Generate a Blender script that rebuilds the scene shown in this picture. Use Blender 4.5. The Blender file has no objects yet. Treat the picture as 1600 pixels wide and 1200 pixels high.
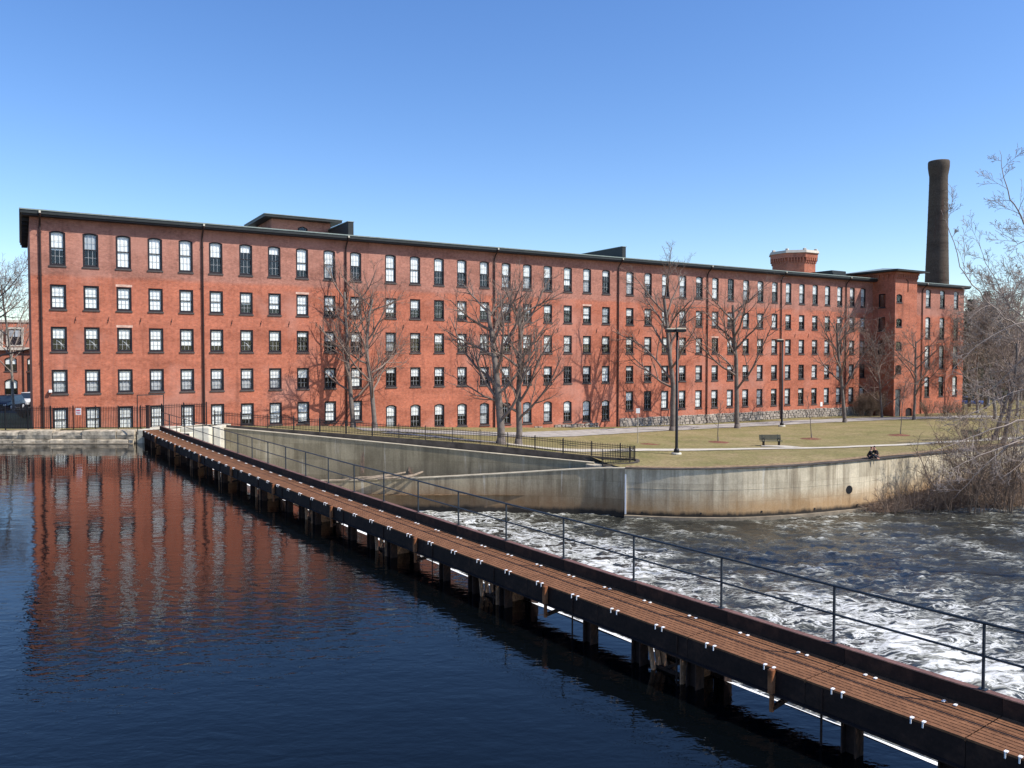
import bpy, bmesh, math, random
import numpy as np
from mathutils import Vector, Matrix

# ------------------------------------------------------------------ camera, sky, sun, exposure
scene = bpy.context.scene
COL = scene.collection
H = 6.45                                  # camera height above the pond (pond level is z = 0)
F_PX = 1260.0
PITCH = math.atan(41.4 / F_PX)
cam_d = bpy.data.cameras.new("camera")
cam_d.sensor_width = 36.0
cam_d.lens = 36.0 * F_PX / 1600.0
cam_d.clip_end = 5000
cam = bpy.data.objects.new("camera", cam_d)
COL.objects.link(cam)
cam.location = (0, 0, H)
cam.rotation_euler = (math.pi / 2 - PITCH, 0, 0)
scene.camera = cam

SUN_AZ = Vector((0.947, -0.320))          # horizontal direction towards the sun
SUN_EL = math.radians(47)
world = bpy.data.worlds.new("World")
scene.world = world
world.use_nodes = True
wn = world.node_tree
sky = wn.nodes.new("ShaderNodeTexSky")
sky.sky_type = 'NISHITA'
sky.sun_disc = False
sky.sun_elevation = SUN_EL
sky.sun_rotation = math.atan2(SUN_AZ.x, SUN_AZ.y)
sky.altitude = 0
sky.air_density = 1.0
sky.dust_density = 0.5
sky.ozone_density = 3.0
hs = wn.nodes.new("ShaderNodeHueSaturation")
hs.inputs["Saturation"].default_value = 1.22
hs.inputs["Hue"].default_value = 0.509
wn.links.new(sky.outputs[0], hs.inputs["Color"])
wn.links.new(hs.outputs[0], wn.nodes["Background"].inputs[0])
wn.nodes["Background"].inputs[1].default_value = 0.148

sun_d = bpy.data.lights.new("sun", 'SUN')
sun_d.energy = 4.9
sun_d.angle = math.radians(0.53)
sun_d.color = (1.0, 0.94, 0.85)
sun = bpy.data.objects.new("sun", sun_d)
COL.objects.link(sun)
sdir = Vector((SUN_AZ.x * math.cos(SUN_EL), SUN_AZ.y * math.cos(SUN_EL), math.sin(SUN_EL)))
sun.rotation_euler = sdir.to_track_quat('Z', 'Y').to_euler()
sun.location = (60, -20, 80)

vs = scene.view_settings
vs.view_transform = 'Standard'
vs.look = 'None'
vs.exposure = 0.45
vs.gamma = 1.0
vs.use_curve_mapping = False

# ------------------------------------------------------------------ projection helpers (survey of the place)
def ray(px, py):
    a = (px - 800) / F_PX
    b = (600 - py) / F_PX
    return np.array([a, math.cos(PITCH) + b * math.sin(PITCH), -math.sin(PITCH) + b * math.cos(PITCH)])

def at_z(px, py, z):
    r = ray(px, py)
    return r * ((z - H) / r[2]) + np.array([0, 0, H])

def at_y(px, py, Y):
    r = ray(px, py)
    return r * (Y / r[1]) + np.array([0, 0, H])

# building frame: u along the facade, w into the building
vp = ray(2870, 558.6)[:2]
D_F = vp / np.hypot(*vp)
N_F = np.array([D_F[1], -D_F[0]])         # outward normal of the facade
c0 = ray(50, 558.6)[:2]
C_F = c0 / c0[1] * 64.0
B_ROT = math.atan2(D_F[1], D_F[0])

def fac(px, py, off=0.0):
    r = ray(px, py)
    t = (np.dot(C_F, N_F) + off) / np.dot(r[:2], N_F)
    p = r * t
    return float(np.dot(p[:2] - C_F, D_F)), float(p[2] + H)

def bpt(s, off, z):
    p = C_F + D_F * s + N_F * off
    return np.array([p[0], p[1], z])

# ------------------------------------------------------------------ terrain heights
CP = []
for px, py, z in ((50, 668, -5.9), (250, 668, -5.95), (400, 668, -6.1), (600, 668, -6.75), (750, 668, -7.39), (965, 667, -8.15),
                  (1100, 662, -8.37), (1311, 650, -8.4), (1400, 648.5, -8.75), (1500, 645, -8.9)):
    p = at_z(px, py, z + H)
    CP.append((p[0], p[1], z + H))
UPPER = [(338, 668, 63.5), (450, 678, 63.2), (550, 687.5, 62.6), (750, 707, 61.2), (928, 723.5, 59.4)]
FENCE2 = [(335, 663.0, 64.1), (450, 671.5, 63.8), (550, 679.0, 63.2), (750, 694, 61.8), (869, 707, 60.7), (928, 713, 60.3),
          (975, 716.5, 60.1), (994, 716.5, 59.7), (999, 719, 59.2), (988, 723, 58.6), (941, 726, 58.2)]
for px, py, Y in FENCE2[:7]:
    CP.append(tuple(at_y(px, py, Y)))
# main river wall: px, y of top, y of foot (foot on lower river level)
Z_LOW = H - 11.2
RIVER_W = [(480, 753, 799), (653, 748, 798.5), (800, 740, 800), (928, 732, 803.5), (976, 732.5, 807.5), (1050, 734, 811),
           (1150, 733, 812), (1250, 728, 806.5), (1350, 719.5, 796.5), (1430, 711.5, 781), (1520, 702.5, 765), (1620, 692, 750),
           (1800, 675, 728)]
RW = []
for px, yt, yb in RIVER_W:
    b = at_z(px, yb, Z_LOW)
    t = at_y(px, yt, b[1])
    RW.append((b[0], b[1], t[2]))
for x, y, z in RW[3:]:
    CP.append((x, y, z))
    CP.append((x, y + 4, z + 0.03))
for px, py in ((1057, 711), (1205, 697), (1300, 668), (1400, 690), (1100, 690)):
    p = at_z(px, py, H - 8.0); CP.append((p[0], p[1], H - 8.05))
for x, y, z in ((-45, 100, 0.35), (-60, 75, 0.6), (-100, 60, 0.9), (-34, 62, 0.95), (-50, 61, 0.95), (-28, 62, 0.95), (-70, 150, 0.3), (0, 140, -1.2),
                (120, 130, -2.4), (60, 200, -2.2), (140, 80, -1.8), (-160, 140, 0.5), (-200, 60, 1), (250, 150, -1.8), (0, 400, 0), (300, 500, 0), (-300, 400, 0)):
    CP.append((x, y, z))
CP = np.array(CP)
def _rbf():
    n = len(CP)
    d = np.hypot(CP[:, None, 0] - CP[None, :, 0], CP[:, None, 1] - CP[None, :, 1])
    A = np.zeros((n + 3, n + 3))
    A[:n, :n] = d + np.eye(n) * -0.02
    A[:n, n] = A[n, :n] = 1
    A[:n, n + 1] = A[n + 1, :n] = CP[:, 0] / 100
    A[:n, n + 2] = A[n + 2, :n] = CP[:, 1] / 100
    return np.linalg.solve(A, np.concatenate([CP[:, 2], [0, 0, 0]]))
RBFW = _rbf()
def ground(x, y):
    x = np.atleast_1d(np.asarray(x, float)); y = np.atleast_1d(np.asarray(y, float))
    n = len(CP)
    d = np.hypot(x[:, None] - CP[None, :, 0], y[:, None] - CP[None, :, 1])
    z = d @ RBFW[:n] + RBFW[n] + RBFW[n + 1] * x / 100 + RBFW[n + 2] * y / 100
    return np.clip(z, -3.2, 1.2)
def gz(x, y):
    return float(ground(x, y)[0])
def hit(px, py, y0=55.0, y1=400.0):
    r = ray(px, py); r = r / r[1]
    Ys = np.arange(y0, y1, 0.25)
    zs = H + r[2] * Ys
    g = ground(r[0] * Ys, Ys)
    i = np.argmax(zs <= g)
    Y = Ys[i] if zs[i] <= g[i] else 90.0
    return np.array([r[0] * Y, Y, gz(r[0] * Y, Y)])

# ------------------------------------------------------------------ material helpers
def lin(r, g, b):
    f = lambda c: (c / 255 / 12.92) if c / 255 <= 0.04045 else ((c / 255 + 0.055) / 1.055) ** 2.4
    return (f(r), f(g), f(b), 1)
class NT:
    def __init__(s, name, rough=0.8, color=(0.5, 0.5, 0.5, 1), spec=0.3, metal=0.0):
        s.m = bpy.data.materials.new(name); s.m.use_nodes = True
        s.t = s.m.node_tree; s.b = s.t.nodes["Principled BSDF"]
        s.b.inputs["Roughness"].default_value = rough
        s.b.inputs["Base Color"].default_value = color
        s.b.inputs["Specular IOR Level"].default_value = spec
        s.b.inputs["Metallic"].default_value = metal
    def n(s, typ, **kw):
        nd = s.t.nodes.new(typ)
        for k, v in kw.items(): setattr(nd, k, v)
        return nd
    def l(s, a, b): s.t.links.new(a, b)
    def coord(s, scale=(1, 1, 1), out="Object"):
        tc = s.n("ShaderNodeTexCoord"); mp = s.n("ShaderNodeMapping")
        mp.inputs["Scale"].default_value = scale
        s.l(tc.outputs[out], mp.inputs[0]); return mp.outputs[0]
    def noise(s, vec, scale, detail=4, rough=0.55, dist=0.0):
        nd = s.n("ShaderNodeTexNoise"); s.l(vec, nd.inputs["Vector"])
        nd.inputs["Scale"].default_value = scale; nd.inputs["Detail"].default_value = detail
        nd.inputs["Roughness"].default_value = rough; nd.inputs["Distortion"].default_value = dist
        return nd.outputs["Fac"]
    def ramp(s, fac, stops):
        r = s.n("ShaderNodeValToRGB"); e = r.color_ramp.elements
        while len(e) < len(stops): e.new(0.5)
        for el, (p, c) in zip(e, stops):
            el.position = p; el.color = c if len(c) == 4 else (*c, 1)
        s.l(fac, r.inputs[0]); return r.outputs[0]
    def mix(s, fac, a, b, mode='MIX'):
        m = s.n("ShaderNodeMix", data_type='RGBA', blend_type=mode)
        for i, v in ((0, fac), (6, a), (7, b)):
            if isinstance(v, (int, float)): m.inputs[i].default_value = v
            elif isinstance(v, tuple): m.inputs[i].default_value = v if len(v) == 4 else (*v, 1)
            else: s.l(v, m.inputs[i])
        return m.outputs[2]
    def math(s, op, a, b=0.0, clamp=False):
        m = s.n("ShaderNodeMath", operation=op, use_clamp=clamp)
        for i, v in ((0, a), (1, b)):
            if isinstance(v, (int, float)): m.inputs[i].default_value = v
            else: s.l(v, m.inputs[i])
        return m.outputs[0]
    def maprange(s, v, a, b, c=0.0, d=1.0):
        m = s.n("ShaderNodeMapRange"); s.l(v, m.inputs[0])
        for i, x in ((1, a), (2, b), (3, c), (4, d)): m.inputs[i].default_value = x
        return m.outputs[0]
    def color(s, sock): s.l(sock, s.b.inputs["Base Color"])
    def bump(s, h, strength=0.3, dist=0.02, prev=None):
        bp = s.n("ShaderNodeBump"); bp.inputs["Strength"].default_value = strength
        bp.inputs["Distance"].default_value = dist
        s.l(h, bp.inputs["Height"])
        if prev is not None: s.l(prev, bp.inputs["Normal"])
        s.l(bp.outputs[0], s.b.inputs["Normal"]); return bp.outputs[0]

def plain(name, col, rough=0.7, var=0.25, scale=3.0, spec=0.3, metal=0.0, bump=0.0):
    m = NT(name, rough, (*col, 1), spec, metal)
    v = m.coord()
    f = m.noise(v, scale, 5, 0.6)
    a = tuple(c * (1 - var) for c in col); b = tuple(min(1, c * (1 + var)) for c in col)
    m.color(m.ramp(f, [(0.3, a), (0.7, b)]))
    if bump: m.bump(m.noise(v, scale * 6, 4), bump, 0.02)
    return m.m

def brick_mat(name, c1, c2, upper=None, zsplit=0.0, mortar=(0.30, 0.22, 0.18), patch=(0.44, 0.22, 0.17)):
    m = NT(name, 0.9, spec=0.15)
    v = m.coord()
    sp = m.n("ShaderNodeSeparateXYZ"); m.l(v, sp.inputs[0])
    xy = m.math('ADD', sp.outputs[0], sp.outputs[1])
    cb = m.n("ShaderNodeCombineXYZ"); m.l(xy, cb.inputs[0]); m.l(sp.outputs[2], cb.inputs[1])
    def bt(a, b):
        br = m.n("ShaderNodeTexBrick"); m.l(cb.outputs[0], br.inputs[0])
        br.inputs["Color1"].default_value = (*a, 1); br.inputs["Color2"].default_value = (*b, 1)
        br.inputs["Mortar"].default_value = (*mortar, 1)
        br.inputs["Scale"].default_value = 1.0; br.inputs["Brick Width"].default_value = 0.215
        br.inputs["Row Height"].default_value = 0.075; br.inputs["Mortar Size"].default_value = 0.007
        br.inputs["Bias"].default_value = -0.15
        return br
    b1 = bt(c1, c2)
    col = b1.outputs[0]
    if upper:
        b2 = bt(*upper)
        edge = m.math('ADD', sp.outputs[2], m.math('MULTIPLY', m.noise(v, 0.35, 3), 0.5))
        col = m.mix(m.maprange(edge, zsplit, zsplit + 0.35), col, b2.outputs[0])
    vs_ = m.coord((0.35, 0.35, 1.0))
    p1 = m.noise(vs_, 0.55, 6, 0.62)
    col = m.mix(1.0, col, m.ramp(p1, [(0.30, (0.64, 0.61, 0.60)), (0.52, (1, 1, 1)), (0.72, (1.16, 1.12, 1.08))]), 'MULTIPLY')
    p2 = m.noise(v, 3.6, 3, 0.75)
    col = m.mix(1.0, col, m.ramp(p2, [(0.30, (0.76, 0.76, 0.76)), (0.7, (1.22, 1.22, 1.22))]), 'MULTIPLY')
    p3 = m.noise(v, 0.16, 5, 0.6)
    col = m.mix(m.maprange(p3, 0.52, 0.68, 0, 0.65), col, patch)
    p4 = m.noise(m.coord((1.6, 1.6, 0.12)), 0.9, 4, 0.6)      # run-off streaks
    col = m.mix(m.maprange(p4, 0.56, 0.74, 0, 0.5), col, (0.10, 0.045, 0.035))
    m.color(col)
    m.bump(b1.outputs[1], -0.25, 0.01)
    return m.m

def concrete_mat(name, base, dark, stain, zfoot, zband, streak=1.0, seed=0.0):
    m = NT(name, 0.9, spec=0.2)
    tc = m.n("ShaderNodeTexCoord")
    mp = m.n("ShaderNodeMapping"); mp.inputs["Location"].default_value = (seed, seed * 0.7, 0)
    m.l(tc.outputs["Object"], mp.inputs[0]); v = mp.outputs[0]
    mp2 = m.n("ShaderNodeMapping"); mp2.inputs["Scale"].default_value = (1.4, 1.4, 0.10); m.l(v, mp2.inputs[0]); vs1 = mp2.outputs[0]
    mp3 = m.n("ShaderNodeMapping"); mp3.inputs["Scale"].default_value = (4.0, 4.0, 0.22); m.l(v, mp3.inputs[0]); vs2 = mp3.outputs[0]
    sp = m.n("ShaderNodeSeparateXYZ"); m.l(tc.outputs["Object"], sp.inputs[0]); z = sp.outputs[2]
    n1 = m.noise(v, 0.5, 6, 0.65)
    col = m.ramp(n1, [(0.28, tuple(c * 0.72 for c in base)), (0.5, base), (0.72, tuple(min(0.7, c * 1.25) for c in base))])
    s1 = m.noise(vs1, 1.1, 5, 0.65)
    col = m.mix(m.maprange(s1, 0.48, 0.66, 0, 0.70 * streak), col, dark)
    s2 = m.noise(vs2, 1.0, 4, 0.6)
    col = m.mix(m.maprange(s2, 0.52, 0.72, 0, 0.45 * streak), col, tuple(c * 0.7 for c in dark))
    s3 = m.noise(vs2, 0.7, 4, 0.7)
    col = m.mix(m.maprange(s3, 0.60, 0.72, 0, 0.45), col, (0.62, 0.60, 0.54))
    # rusty tide band at the foot and black wet strip on the water line
    zz = m.math('ADD', z, m.math('MULTIPLY', m.math('SUBTRACT', n1, 0.5), 1.6))
    col = m.mix(m.math('MULTIPLY', m.maprange(zz, zfoot + zband, zfoot + zband * 0.35), 0.75), col, stain)
    zw = m.math('ADD', z, m.math('MULTIPLY', m.math('SUBTRACT', s1, 0.5), 0.5))
    col = m.mix(m.maprange(zw, zfoot + 0.55, zfoot + 0.28), col, (0.035, 0.03, 0.025))
    xy = m.math('ADD', sp.outputs[0], m.math('MULTIPLY', sp.outputs[1], 0.3)); cbn = m.n("ShaderNodeCombineXYZ"); m.l(xy, cbn.inputs[0]); m.l(z, cbn.inputs[1])
    br = m.n("ShaderNodeTexBrick"); m.l(cbn.outputs[0], br.inputs[0]); br.inputs["Scale"].default_value = 1.0
    br.inputs["Brick Width"].default_value = 2.44; br.inputs["Row Height"].default_value = 1.22; br.inputs["Mortar Size"].default_value = 0.012; br.inputs["Mortar Smooth"].default_value = 0.5
    br.inputs["Color1"].default_value = (0.86, 0.85, 0.83, 1); br.inputs["Color2"].default_value = (1.12, 1.12, 1.12, 1); br.inputs["Mortar"].default_value = (0.72, 0.70, 0.66, 1)
    col = m.mix(1.0, col, br.outputs[0], 'MULTIPLY')
    fine = m.noise(v, 9, 5, 0.7)
    col = m.mix(1.0, col, m.ramp(fine, [(0.25, (0.82, 0.82, 0.82)), (0.75, (1.15, 1.15, 1.15))]), 'MULTIPLY')
    m.color(col)
    m.bump(fine, 0.35, 0.02)
    return m.m

# ------------------------------------------------------------------ mesh builder
class MB:
    def __init__(s): s.v = []; s.f = []; s.n = 0; s.mi = []; s.cur = 0
    def add(s, verts, faces):
        s.v.extend([tuple(map(float, q)) for q in verts])
        for f in faces: s.f.append(tuple(i + s.n for i in f)); s.mi.append(s.cur)
        s.n += len(verts)
    def box(s, x0, x1, y0, y1, z0, z1):
        s.add([(x0, y0, z0), (x1, y0, z0), (x1, y1, z0), (x0, y1, z0), (x0, y0, z1), (x1, y0, z1), (x1, y1, z1), (x0, y1, z1)],
              [(0, 3, 2, 1), (4, 5, 6, 7), (0, 1, 5, 4), (1, 2, 6, 5), (2, 3, 7, 6), (3, 0, 4, 7)])
    def cbox(s, x0, x1, y0, y1, z0, z1, c=0.02):      # box with chamfered upright edges and top
        ring = lambda z, i: [(x0 + c + i, y0 + i, z), (x1 - c - i, y0 + i, z), (x1 - i, y0 + c + i, z), (x1 - i, y1 - c - i, z),
                             (x1 - c - i, y1 - i, z), (x0 + c + i, y1 - i, z), (x0 + i, y1 - c - i, z), (x0 + i, y0 + c + i, z)]
        s.loft([ring(z0, 0), ring(z1 - c, 0), ring(z1, c * 0.8)])
    def obox(s, p, q, half_w, z0, z1):               # upright slab along p-q
        p = np.array(p[:2], float); q = np.array(q[:2], float); d = q - p; d = d / np.hypot(*d); n = np.array([-d[1], d[0]]) * half_w
        a, b, c, e = p - n, q - n, q + n, p + n
        vs_ = [(*a, z0), (*b, z0), (*c, z0), (*e, z0), (*a, z1), (*b, z1), (*c, z1), (*e, z1)]
        s.add(vs_, [(0, 3, 2, 1), (4, 5, 6, 7), (0, 1, 5, 4), (1, 2, 6, 5), (2, 3, 7, 6), (3, 0, 4, 7)])
    def bar(s, p, q, w, h=None):                     # rectangular bar between two points
        p = Vector(p); q = Vector(q); h = h or w; d = (q - p).normalized()
        up = Vector((0, 0, 1)) if abs(d.z) < 0.95 else Vector((1, 0, 0))
        a = d.cross(up).normalized() * w / 2; b = a.cross(d).normalized() * h / 2
        r = [a + b, -a + b, -a - b, a - b]
        s.loft([[p + k for k in r], [q + k for k in r]])
    def loft(s, rings, cap=True):
        k = len(rings[0]); vs_ = [tuple(v) for r in rings for v in r]; fs = []
        for i in range(len(rings) - 1):
            for j in range(k):
                j2 = (j + 1) % k
                fs.append((i * k + j, i * k + j2, (i + 1) * k + j2, (i + 1) * k + j))
        if cap:
            fs.append(tuple(range(k - 1, -1, -1))); fs.append(tuple((len(rings) - 1) * k + j for j in range(k)))
        s.add(vs_, fs)
    def lathe(s, prof, sides=16, c=(0, 0), cap=True):
        s.loft([[(c[0] + r * math.cos(2 * math.pi * j / sides), c[1] + r * math.sin(2 * math.pi * j / sides), z) for j in range(sides)] for r, z in prof], cap)
    def tube(s, pts, rads, sides=6, cap=True):
        P = np.asarray(pts, float); n = len(P)
        T = np.empty_like(P); T[1:-1] = P[2:] - P[:-2]; T[0] = P[1] - P[0]; T[-1] = P[-1] - P[-2]
        T /= np.linalg.norm(T, axis=1)[:, None] + 1e-9
        ref = np.array([0.0, 0.0, 1.0]) if abs(T[0][2]) < 0.9 else np.array([1.0, 0.0, 0.0])
        A = np.cross(T, ref); A /= np.linalg.norm(A, axis=1)[:, None] + 1e-9
        B = np.cross(T, A)
        th = np.arange(sides) * 2 * math.pi / sides
        R = np.asarray(rads, float)[:, None, None]
        V = P[:, None, :] + R * (np.cos(th)[None, :, None] * A[:, None, :] + np.sin(th)[None, :, None] * B[:, None, :])
        base = s.n
        s.v.extend(map(tuple, V.reshape(-1, 3).tolist())); s.n += n * sides
        for i in range(n - 1):
            o = base + i * sides
            for j in range(sides):
                j2 = (j + 1) % sides
                s.f.append((o + j, o + j2, o + sides + j2, o + sides + j)); s.mi.append(s.cur)
        if cap and sides > 3:
            s.f.append(tuple(base + j for j in range(sides - 1, -1, -1))); s.mi.append(s.cur)
            s.f.append(tuple(base + (n - 1) * sides + j for j in range(sides))); s.mi.append(s.cur)
    def mesh(s, name, mats, smooth=False, fix=True):
        me = bpy.data.meshes.new(name); me.from_pydata(s.v, [], s.f)
        for m in (mats if isinstance(mats, (list, tuple)) else [mats]): me.materials.append(m)
        if any(s.mi): me.polygons.foreach_set("material_index", s.mi)
        if smooth: me.polygons.foreach_set("use_smooth", [True] * len(me.polygons))
        if fix:
            bm = bmesh.new(); bm.from_mesh(me); bmesh.ops.recalc_face_normals(bm, faces=bm.faces); bm.to_mesh(me); bm.free()
        me.update(); return me
    def build(s, name, mats, parent=None, smooth=False, loc=None, rz=0.0, fix=True):
        return put(name, s.mesh(name, mats, smooth, fix), parent, loc, rz)

def put(name, me, parent=None, loc=None, rz=0.0):
    o = bpy.data.objects.new(name, me); COL.objects.link(o)
    if parent is not None: o.parent = parent
    if loc is not None: o.location = [float(k) for k in loc]
    o.rotation_euler = (0, 0, rz)
    return o
def tag(o, label=None, cat=None, group=None, kind=None):
    if label: o['label'] = label
    if cat: o['category'] = cat
    if group: o['group'] = group
    if kind: o['kind'] = kind
    return o
def empty(name, loc, rz=0.0, **k):
    o = bpy.data.objects.new(name, None); COL.objects.link(o)
    o.location = [float(q) for q in loc]; o.rotation_euler = (0, 0, rz); o.empty_display_size = 0.3
    return tag(o, **k)
def rel(mb, base):
    b = np.array(base, float); mb.v = [(x - b[0], y - b[1], z - b[2]) for x, y, z in mb.v]; return mb
rnd = random.Random(7)

# ------------------------------------------------------------------ numpy noise
_rs = np.random.RandomState(3)
_perm = _rs.permutation(512)
_grad = _rs.uniform(0, 2 * np.pi, 512)
def pnoise(x, y, s=0):
    xi = np.floor(x).astype(int); yi = np.floor(y).astype(int); xf = x - xi; yf = y - yi
    def g(ix, iy, dx, dy):
        h = _perm[(_perm[(ix + s * 17) % 512] + iy) % 512]; a = _grad[h]
        return np.cos(a) * dx + np.sin(a) * dy
    u = xf ** 3 * (xf * (xf * 6 - 15) + 10); w = yf ** 3 * (yf * (yf * 6 - 15) + 10)
    a = g(xi, yi, xf, yf); b = g(xi + 1, yi, xf - 1, yf); c = g(xi, yi + 1, xf, yf - 1); d = g(xi + 1, yi + 1, xf - 1, yf - 1)
    return (a * (1 - u) + b * u) * (1 - w) + (c * (1 - u) + d * u) * w
def fbm(x, y, oct=4, s=0, gain=0.5):
    t = 0; a = 1.0
    for i in range(oct):
        t = t + a * pnoise(x * 2 ** i, y * 2 ** i, s + i); a *= gain
    return t

# ------------------------------------------------------------------ materials
M = {}
M['brick'] = brick_mat("brick_wall", (0.465, 0.130, 0.066), (0.35, 0.089, 0.046), ((0.39, 0.158, 0.112), (0.28, 0.107, 0.078)), 13.1)
M['brick_tower'] = brick_mat("brick_tower", (0.45, 0.130, 0.066), (0.34, 0.092, 0.048))
M['brick_dark'] = brick_mat("brick_chimney", (0.080, 0.064, 0.052), (0.060, 0.048, 0.038), mortar=(0.12, 0.10, 0.08), patch=(0.070, 0.062, 0.055))
M['brick_house'] = brick_mat("brick_house", (0.40, 0.115, 0.06), (0.30, 0.08, 0.045))
M['trim'] = plain("dark_window_paint", (0.016, 0.012, 0.016), 0.45, 0.2)
M['sill'] = plain("sill_stone", (0.06, 0.052, 0.05), 0.7, 0.3)
M['sash'] = plain("sash_paint", (0.030, 0.027, 0.030), 0.5, 0.2)
M['muntin'] = plain("muntin_paint", (0.38, 0.39, 0.40), 0.5, 0.1)
M['blind'] = plain("white_shade", (0.86, 0.86, 0.83), 0.8, 0.06, 1.0)
M['curtain'] = plain("lace_curtain", (0.42, 0.42, 0.42), 0.9, 0.45, 6.0)
M['blind_dim'] = plain("grey_blind_and_reflection", (0.40, 0.43, 0.46), 0.8, 0.1, 1.0)
M['room'] = plain("room_interior", (0.06, 0.055, 0.05), 0.9, 0.4, 0.8)
M['fascia'] = plain("green_black_fascia", (0.022, 0.026, 0.026), 0.5, 0.2)
M['soffit'] = plain("soffit_board", (0.03, 0.028, 0.03), 0.7, 0.2)
M['roof'] = plain("roof_membrane", (0.32, 0.33, 0.33), 0.7, 0.15)
M['roof_edge'] = plain("roof_edge_metal", (0.20, 0.24, 0.22), 0.45, 0.15)
M['pipe'] = plain("downpipe_paint", (0.035, 0.018, 0.016), 0.5, 0.2)
M['metal_black'] = plain("black_iron", (0.012, 0.012, 0.014), 0.45, 0.3, 8)
M['rail'] = plain("rail_paint", (0.028, 0.036, 0.045), 0.4, 0.3, 6)
M['white'] = plain("white_paint", (0.75, 0.75, 0.74), 0.6, 0.08)
M['clip'] = plain("galvanised_clip", (0.78, 0.79, 0.80), 0.5, 0.08)
M['stone_trim'] = plain("pale_stone", (0.50, 0.45, 0.38), 0.8, 0.1)
M['trunk'] = plain("bark", (0.145, 0.12, 0.103), 0.9, 0.35, 2.5, bump=0.5)
M['twig'] = plain("twig_bark", (0.185, 0.135, 0.11), 0.9, 0.3, 0.8)
M['wood_far'] = plain('far_twigs', (0.27, 0.21, 0.17), 0.9, 0.35, 0.4)
M['trunk_pale'] = plain("grey_bark", (0.24, 0.215, 0.19), 0.9, 0.35, 2.5, bump=0.4)
M['twig_pale'] = plain("grey_twig", (0.27, 0.22, 0.19), 0.9, 0.3, 0.8)
M['brush'] = plain("brush_stems", (0.225, 0.16, 0.115), 0.9, 0.5, 0.7)
M['wood'] = plain("weathered_wood", (0.23, 0.18, 0.13), 0.9, 0.4, 4)
M['bench'] = plain("bench_slat", (0.035, 0.045, 0.042), 0.6, 0.3)
M['mulch'] = plain("bark_mulch", (0.16, 0.065, 0.04), 0.95, 0.5, 9, bump=0.8)
M['rubber'] = plain("tyre", (0.02, 0.02, 0.02), 0.8, 0.2)

def glass_mat():
    m = NT("window_glass"); t = m.t
    gl = m.n("ShaderNodeBsdfGlossy"); gl.inputs["Roughness"].default_value = 0.02; gl.inputs["Color"].default_value = (0.9, 0.95, 1, 1)
    tr = m.n("ShaderNodeBsdfTransparent"); tr.inputs["Color"].default_value = (0.95, 0.97, 0.97, 1)
    lw = m.n("ShaderNodeLayerWeight"); lw.inputs["Blend"].default_value = 0.5
    fr = m.math('ADD', 0.045, m.math('MULTIPLY', m.math('POWER', lw.outputs["Facing"], 4.0), 0.9))
    mx = m.n("ShaderNodeMixShader")
    m.l(fr, mx.inputs[0]); m.l(tr.outputs[0], mx.inputs[1]); m.l(gl.outputs[0], mx.inputs[2])
    m.l(mx.outputs[0], t.nodes["Material Output"].inputs[0]); return m.m
M['glass'] = glass_mat()

def rust_mat(name, a, b, c, lines=False):
    m = NT(name, 0.85, spec=0.25)
    v = m.coord()
    n1 = m.noise(v, 2.2, 6, 0.65); n2 = m.noise(v, 14, 4, 0.6)
    col = m.ramp(n1, [(0.3, a), (0.52, b), (0.75, c)])
    col = m.mix(1.0, col, m.ramp(n2, [(0.3, (0.75, 0.75, 0.75)), (0.7, (1.2, 1.2, 1.2))]), 'MULTIPLY')
    m.color(col); m.bump(n2, 0.4, 0.01)
    return m.m
M['deck'] = rust_mat("rusty_grating", (0.125, 0.055, 0.026), (0.178, 0.080, 0.038), (0.235, 0.110, 0.055))
M['girder'] = rust_mat("dark_rust_and_kerb_shade", (0.014, 0.008, 0.007), (0.026, 0.014, 0.011), (0.065, 0.032, 0.021))
M['curb'] = rust_mat("brown_channel", (0.11, 0.055, 0.048), (0.15, 0.078, 0.068), (0.20, 0.11, 0.095))
M['bracket'] = rust_mat("orange_rust", (0.10, 0.035, 0.015), (0.20, 0.075, 0.03), (0.34, 0.15, 0.07))
M['rust_sunlit'] = rust_mat("rust_painted_sun", (0.16, 0.08, 0.045), (0.34, 0.185, 0.105), (0.48, 0.30, 0.19))  # rust brightened so its colour holds sunlight on the shaded pier plates

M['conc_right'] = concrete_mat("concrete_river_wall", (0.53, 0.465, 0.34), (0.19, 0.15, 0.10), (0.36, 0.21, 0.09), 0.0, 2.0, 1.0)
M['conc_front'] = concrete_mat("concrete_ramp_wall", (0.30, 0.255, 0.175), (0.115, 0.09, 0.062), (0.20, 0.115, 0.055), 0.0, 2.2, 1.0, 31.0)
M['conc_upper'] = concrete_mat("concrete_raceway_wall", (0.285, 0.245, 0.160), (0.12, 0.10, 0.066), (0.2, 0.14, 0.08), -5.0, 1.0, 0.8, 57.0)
M['conc_pale'] = plain("pale_concrete", (0.52, 0.49, 0.40), 0.9, 0.2, 1.2, bump=0.3)
M['coping'] = plain("worn_coping", (0.40, 0.35, 0.26), 0.9, 0.25, 1.5, bump=0.4)
M['granite'] = plain("granite_block", (0.37, 0.315, 0.235), 0.9, 0.6, 2.2, bump=0.6)
M['ledge'] = plain('wet_ledge', (0.20, 0.165, 0.12), 0.8, 0.4, 1.5, bump=0.4)
M['kerb'] = plain("dark_curb", (0.06, 0.05, 0.042), 0.9, 0.5, 1.5, bump=0.5)
M['rubble'] = plain("rubble_stone", (0.30, 0.26, 0.22), 0.9, 0.5, 1.4, bump=0.6)

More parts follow.
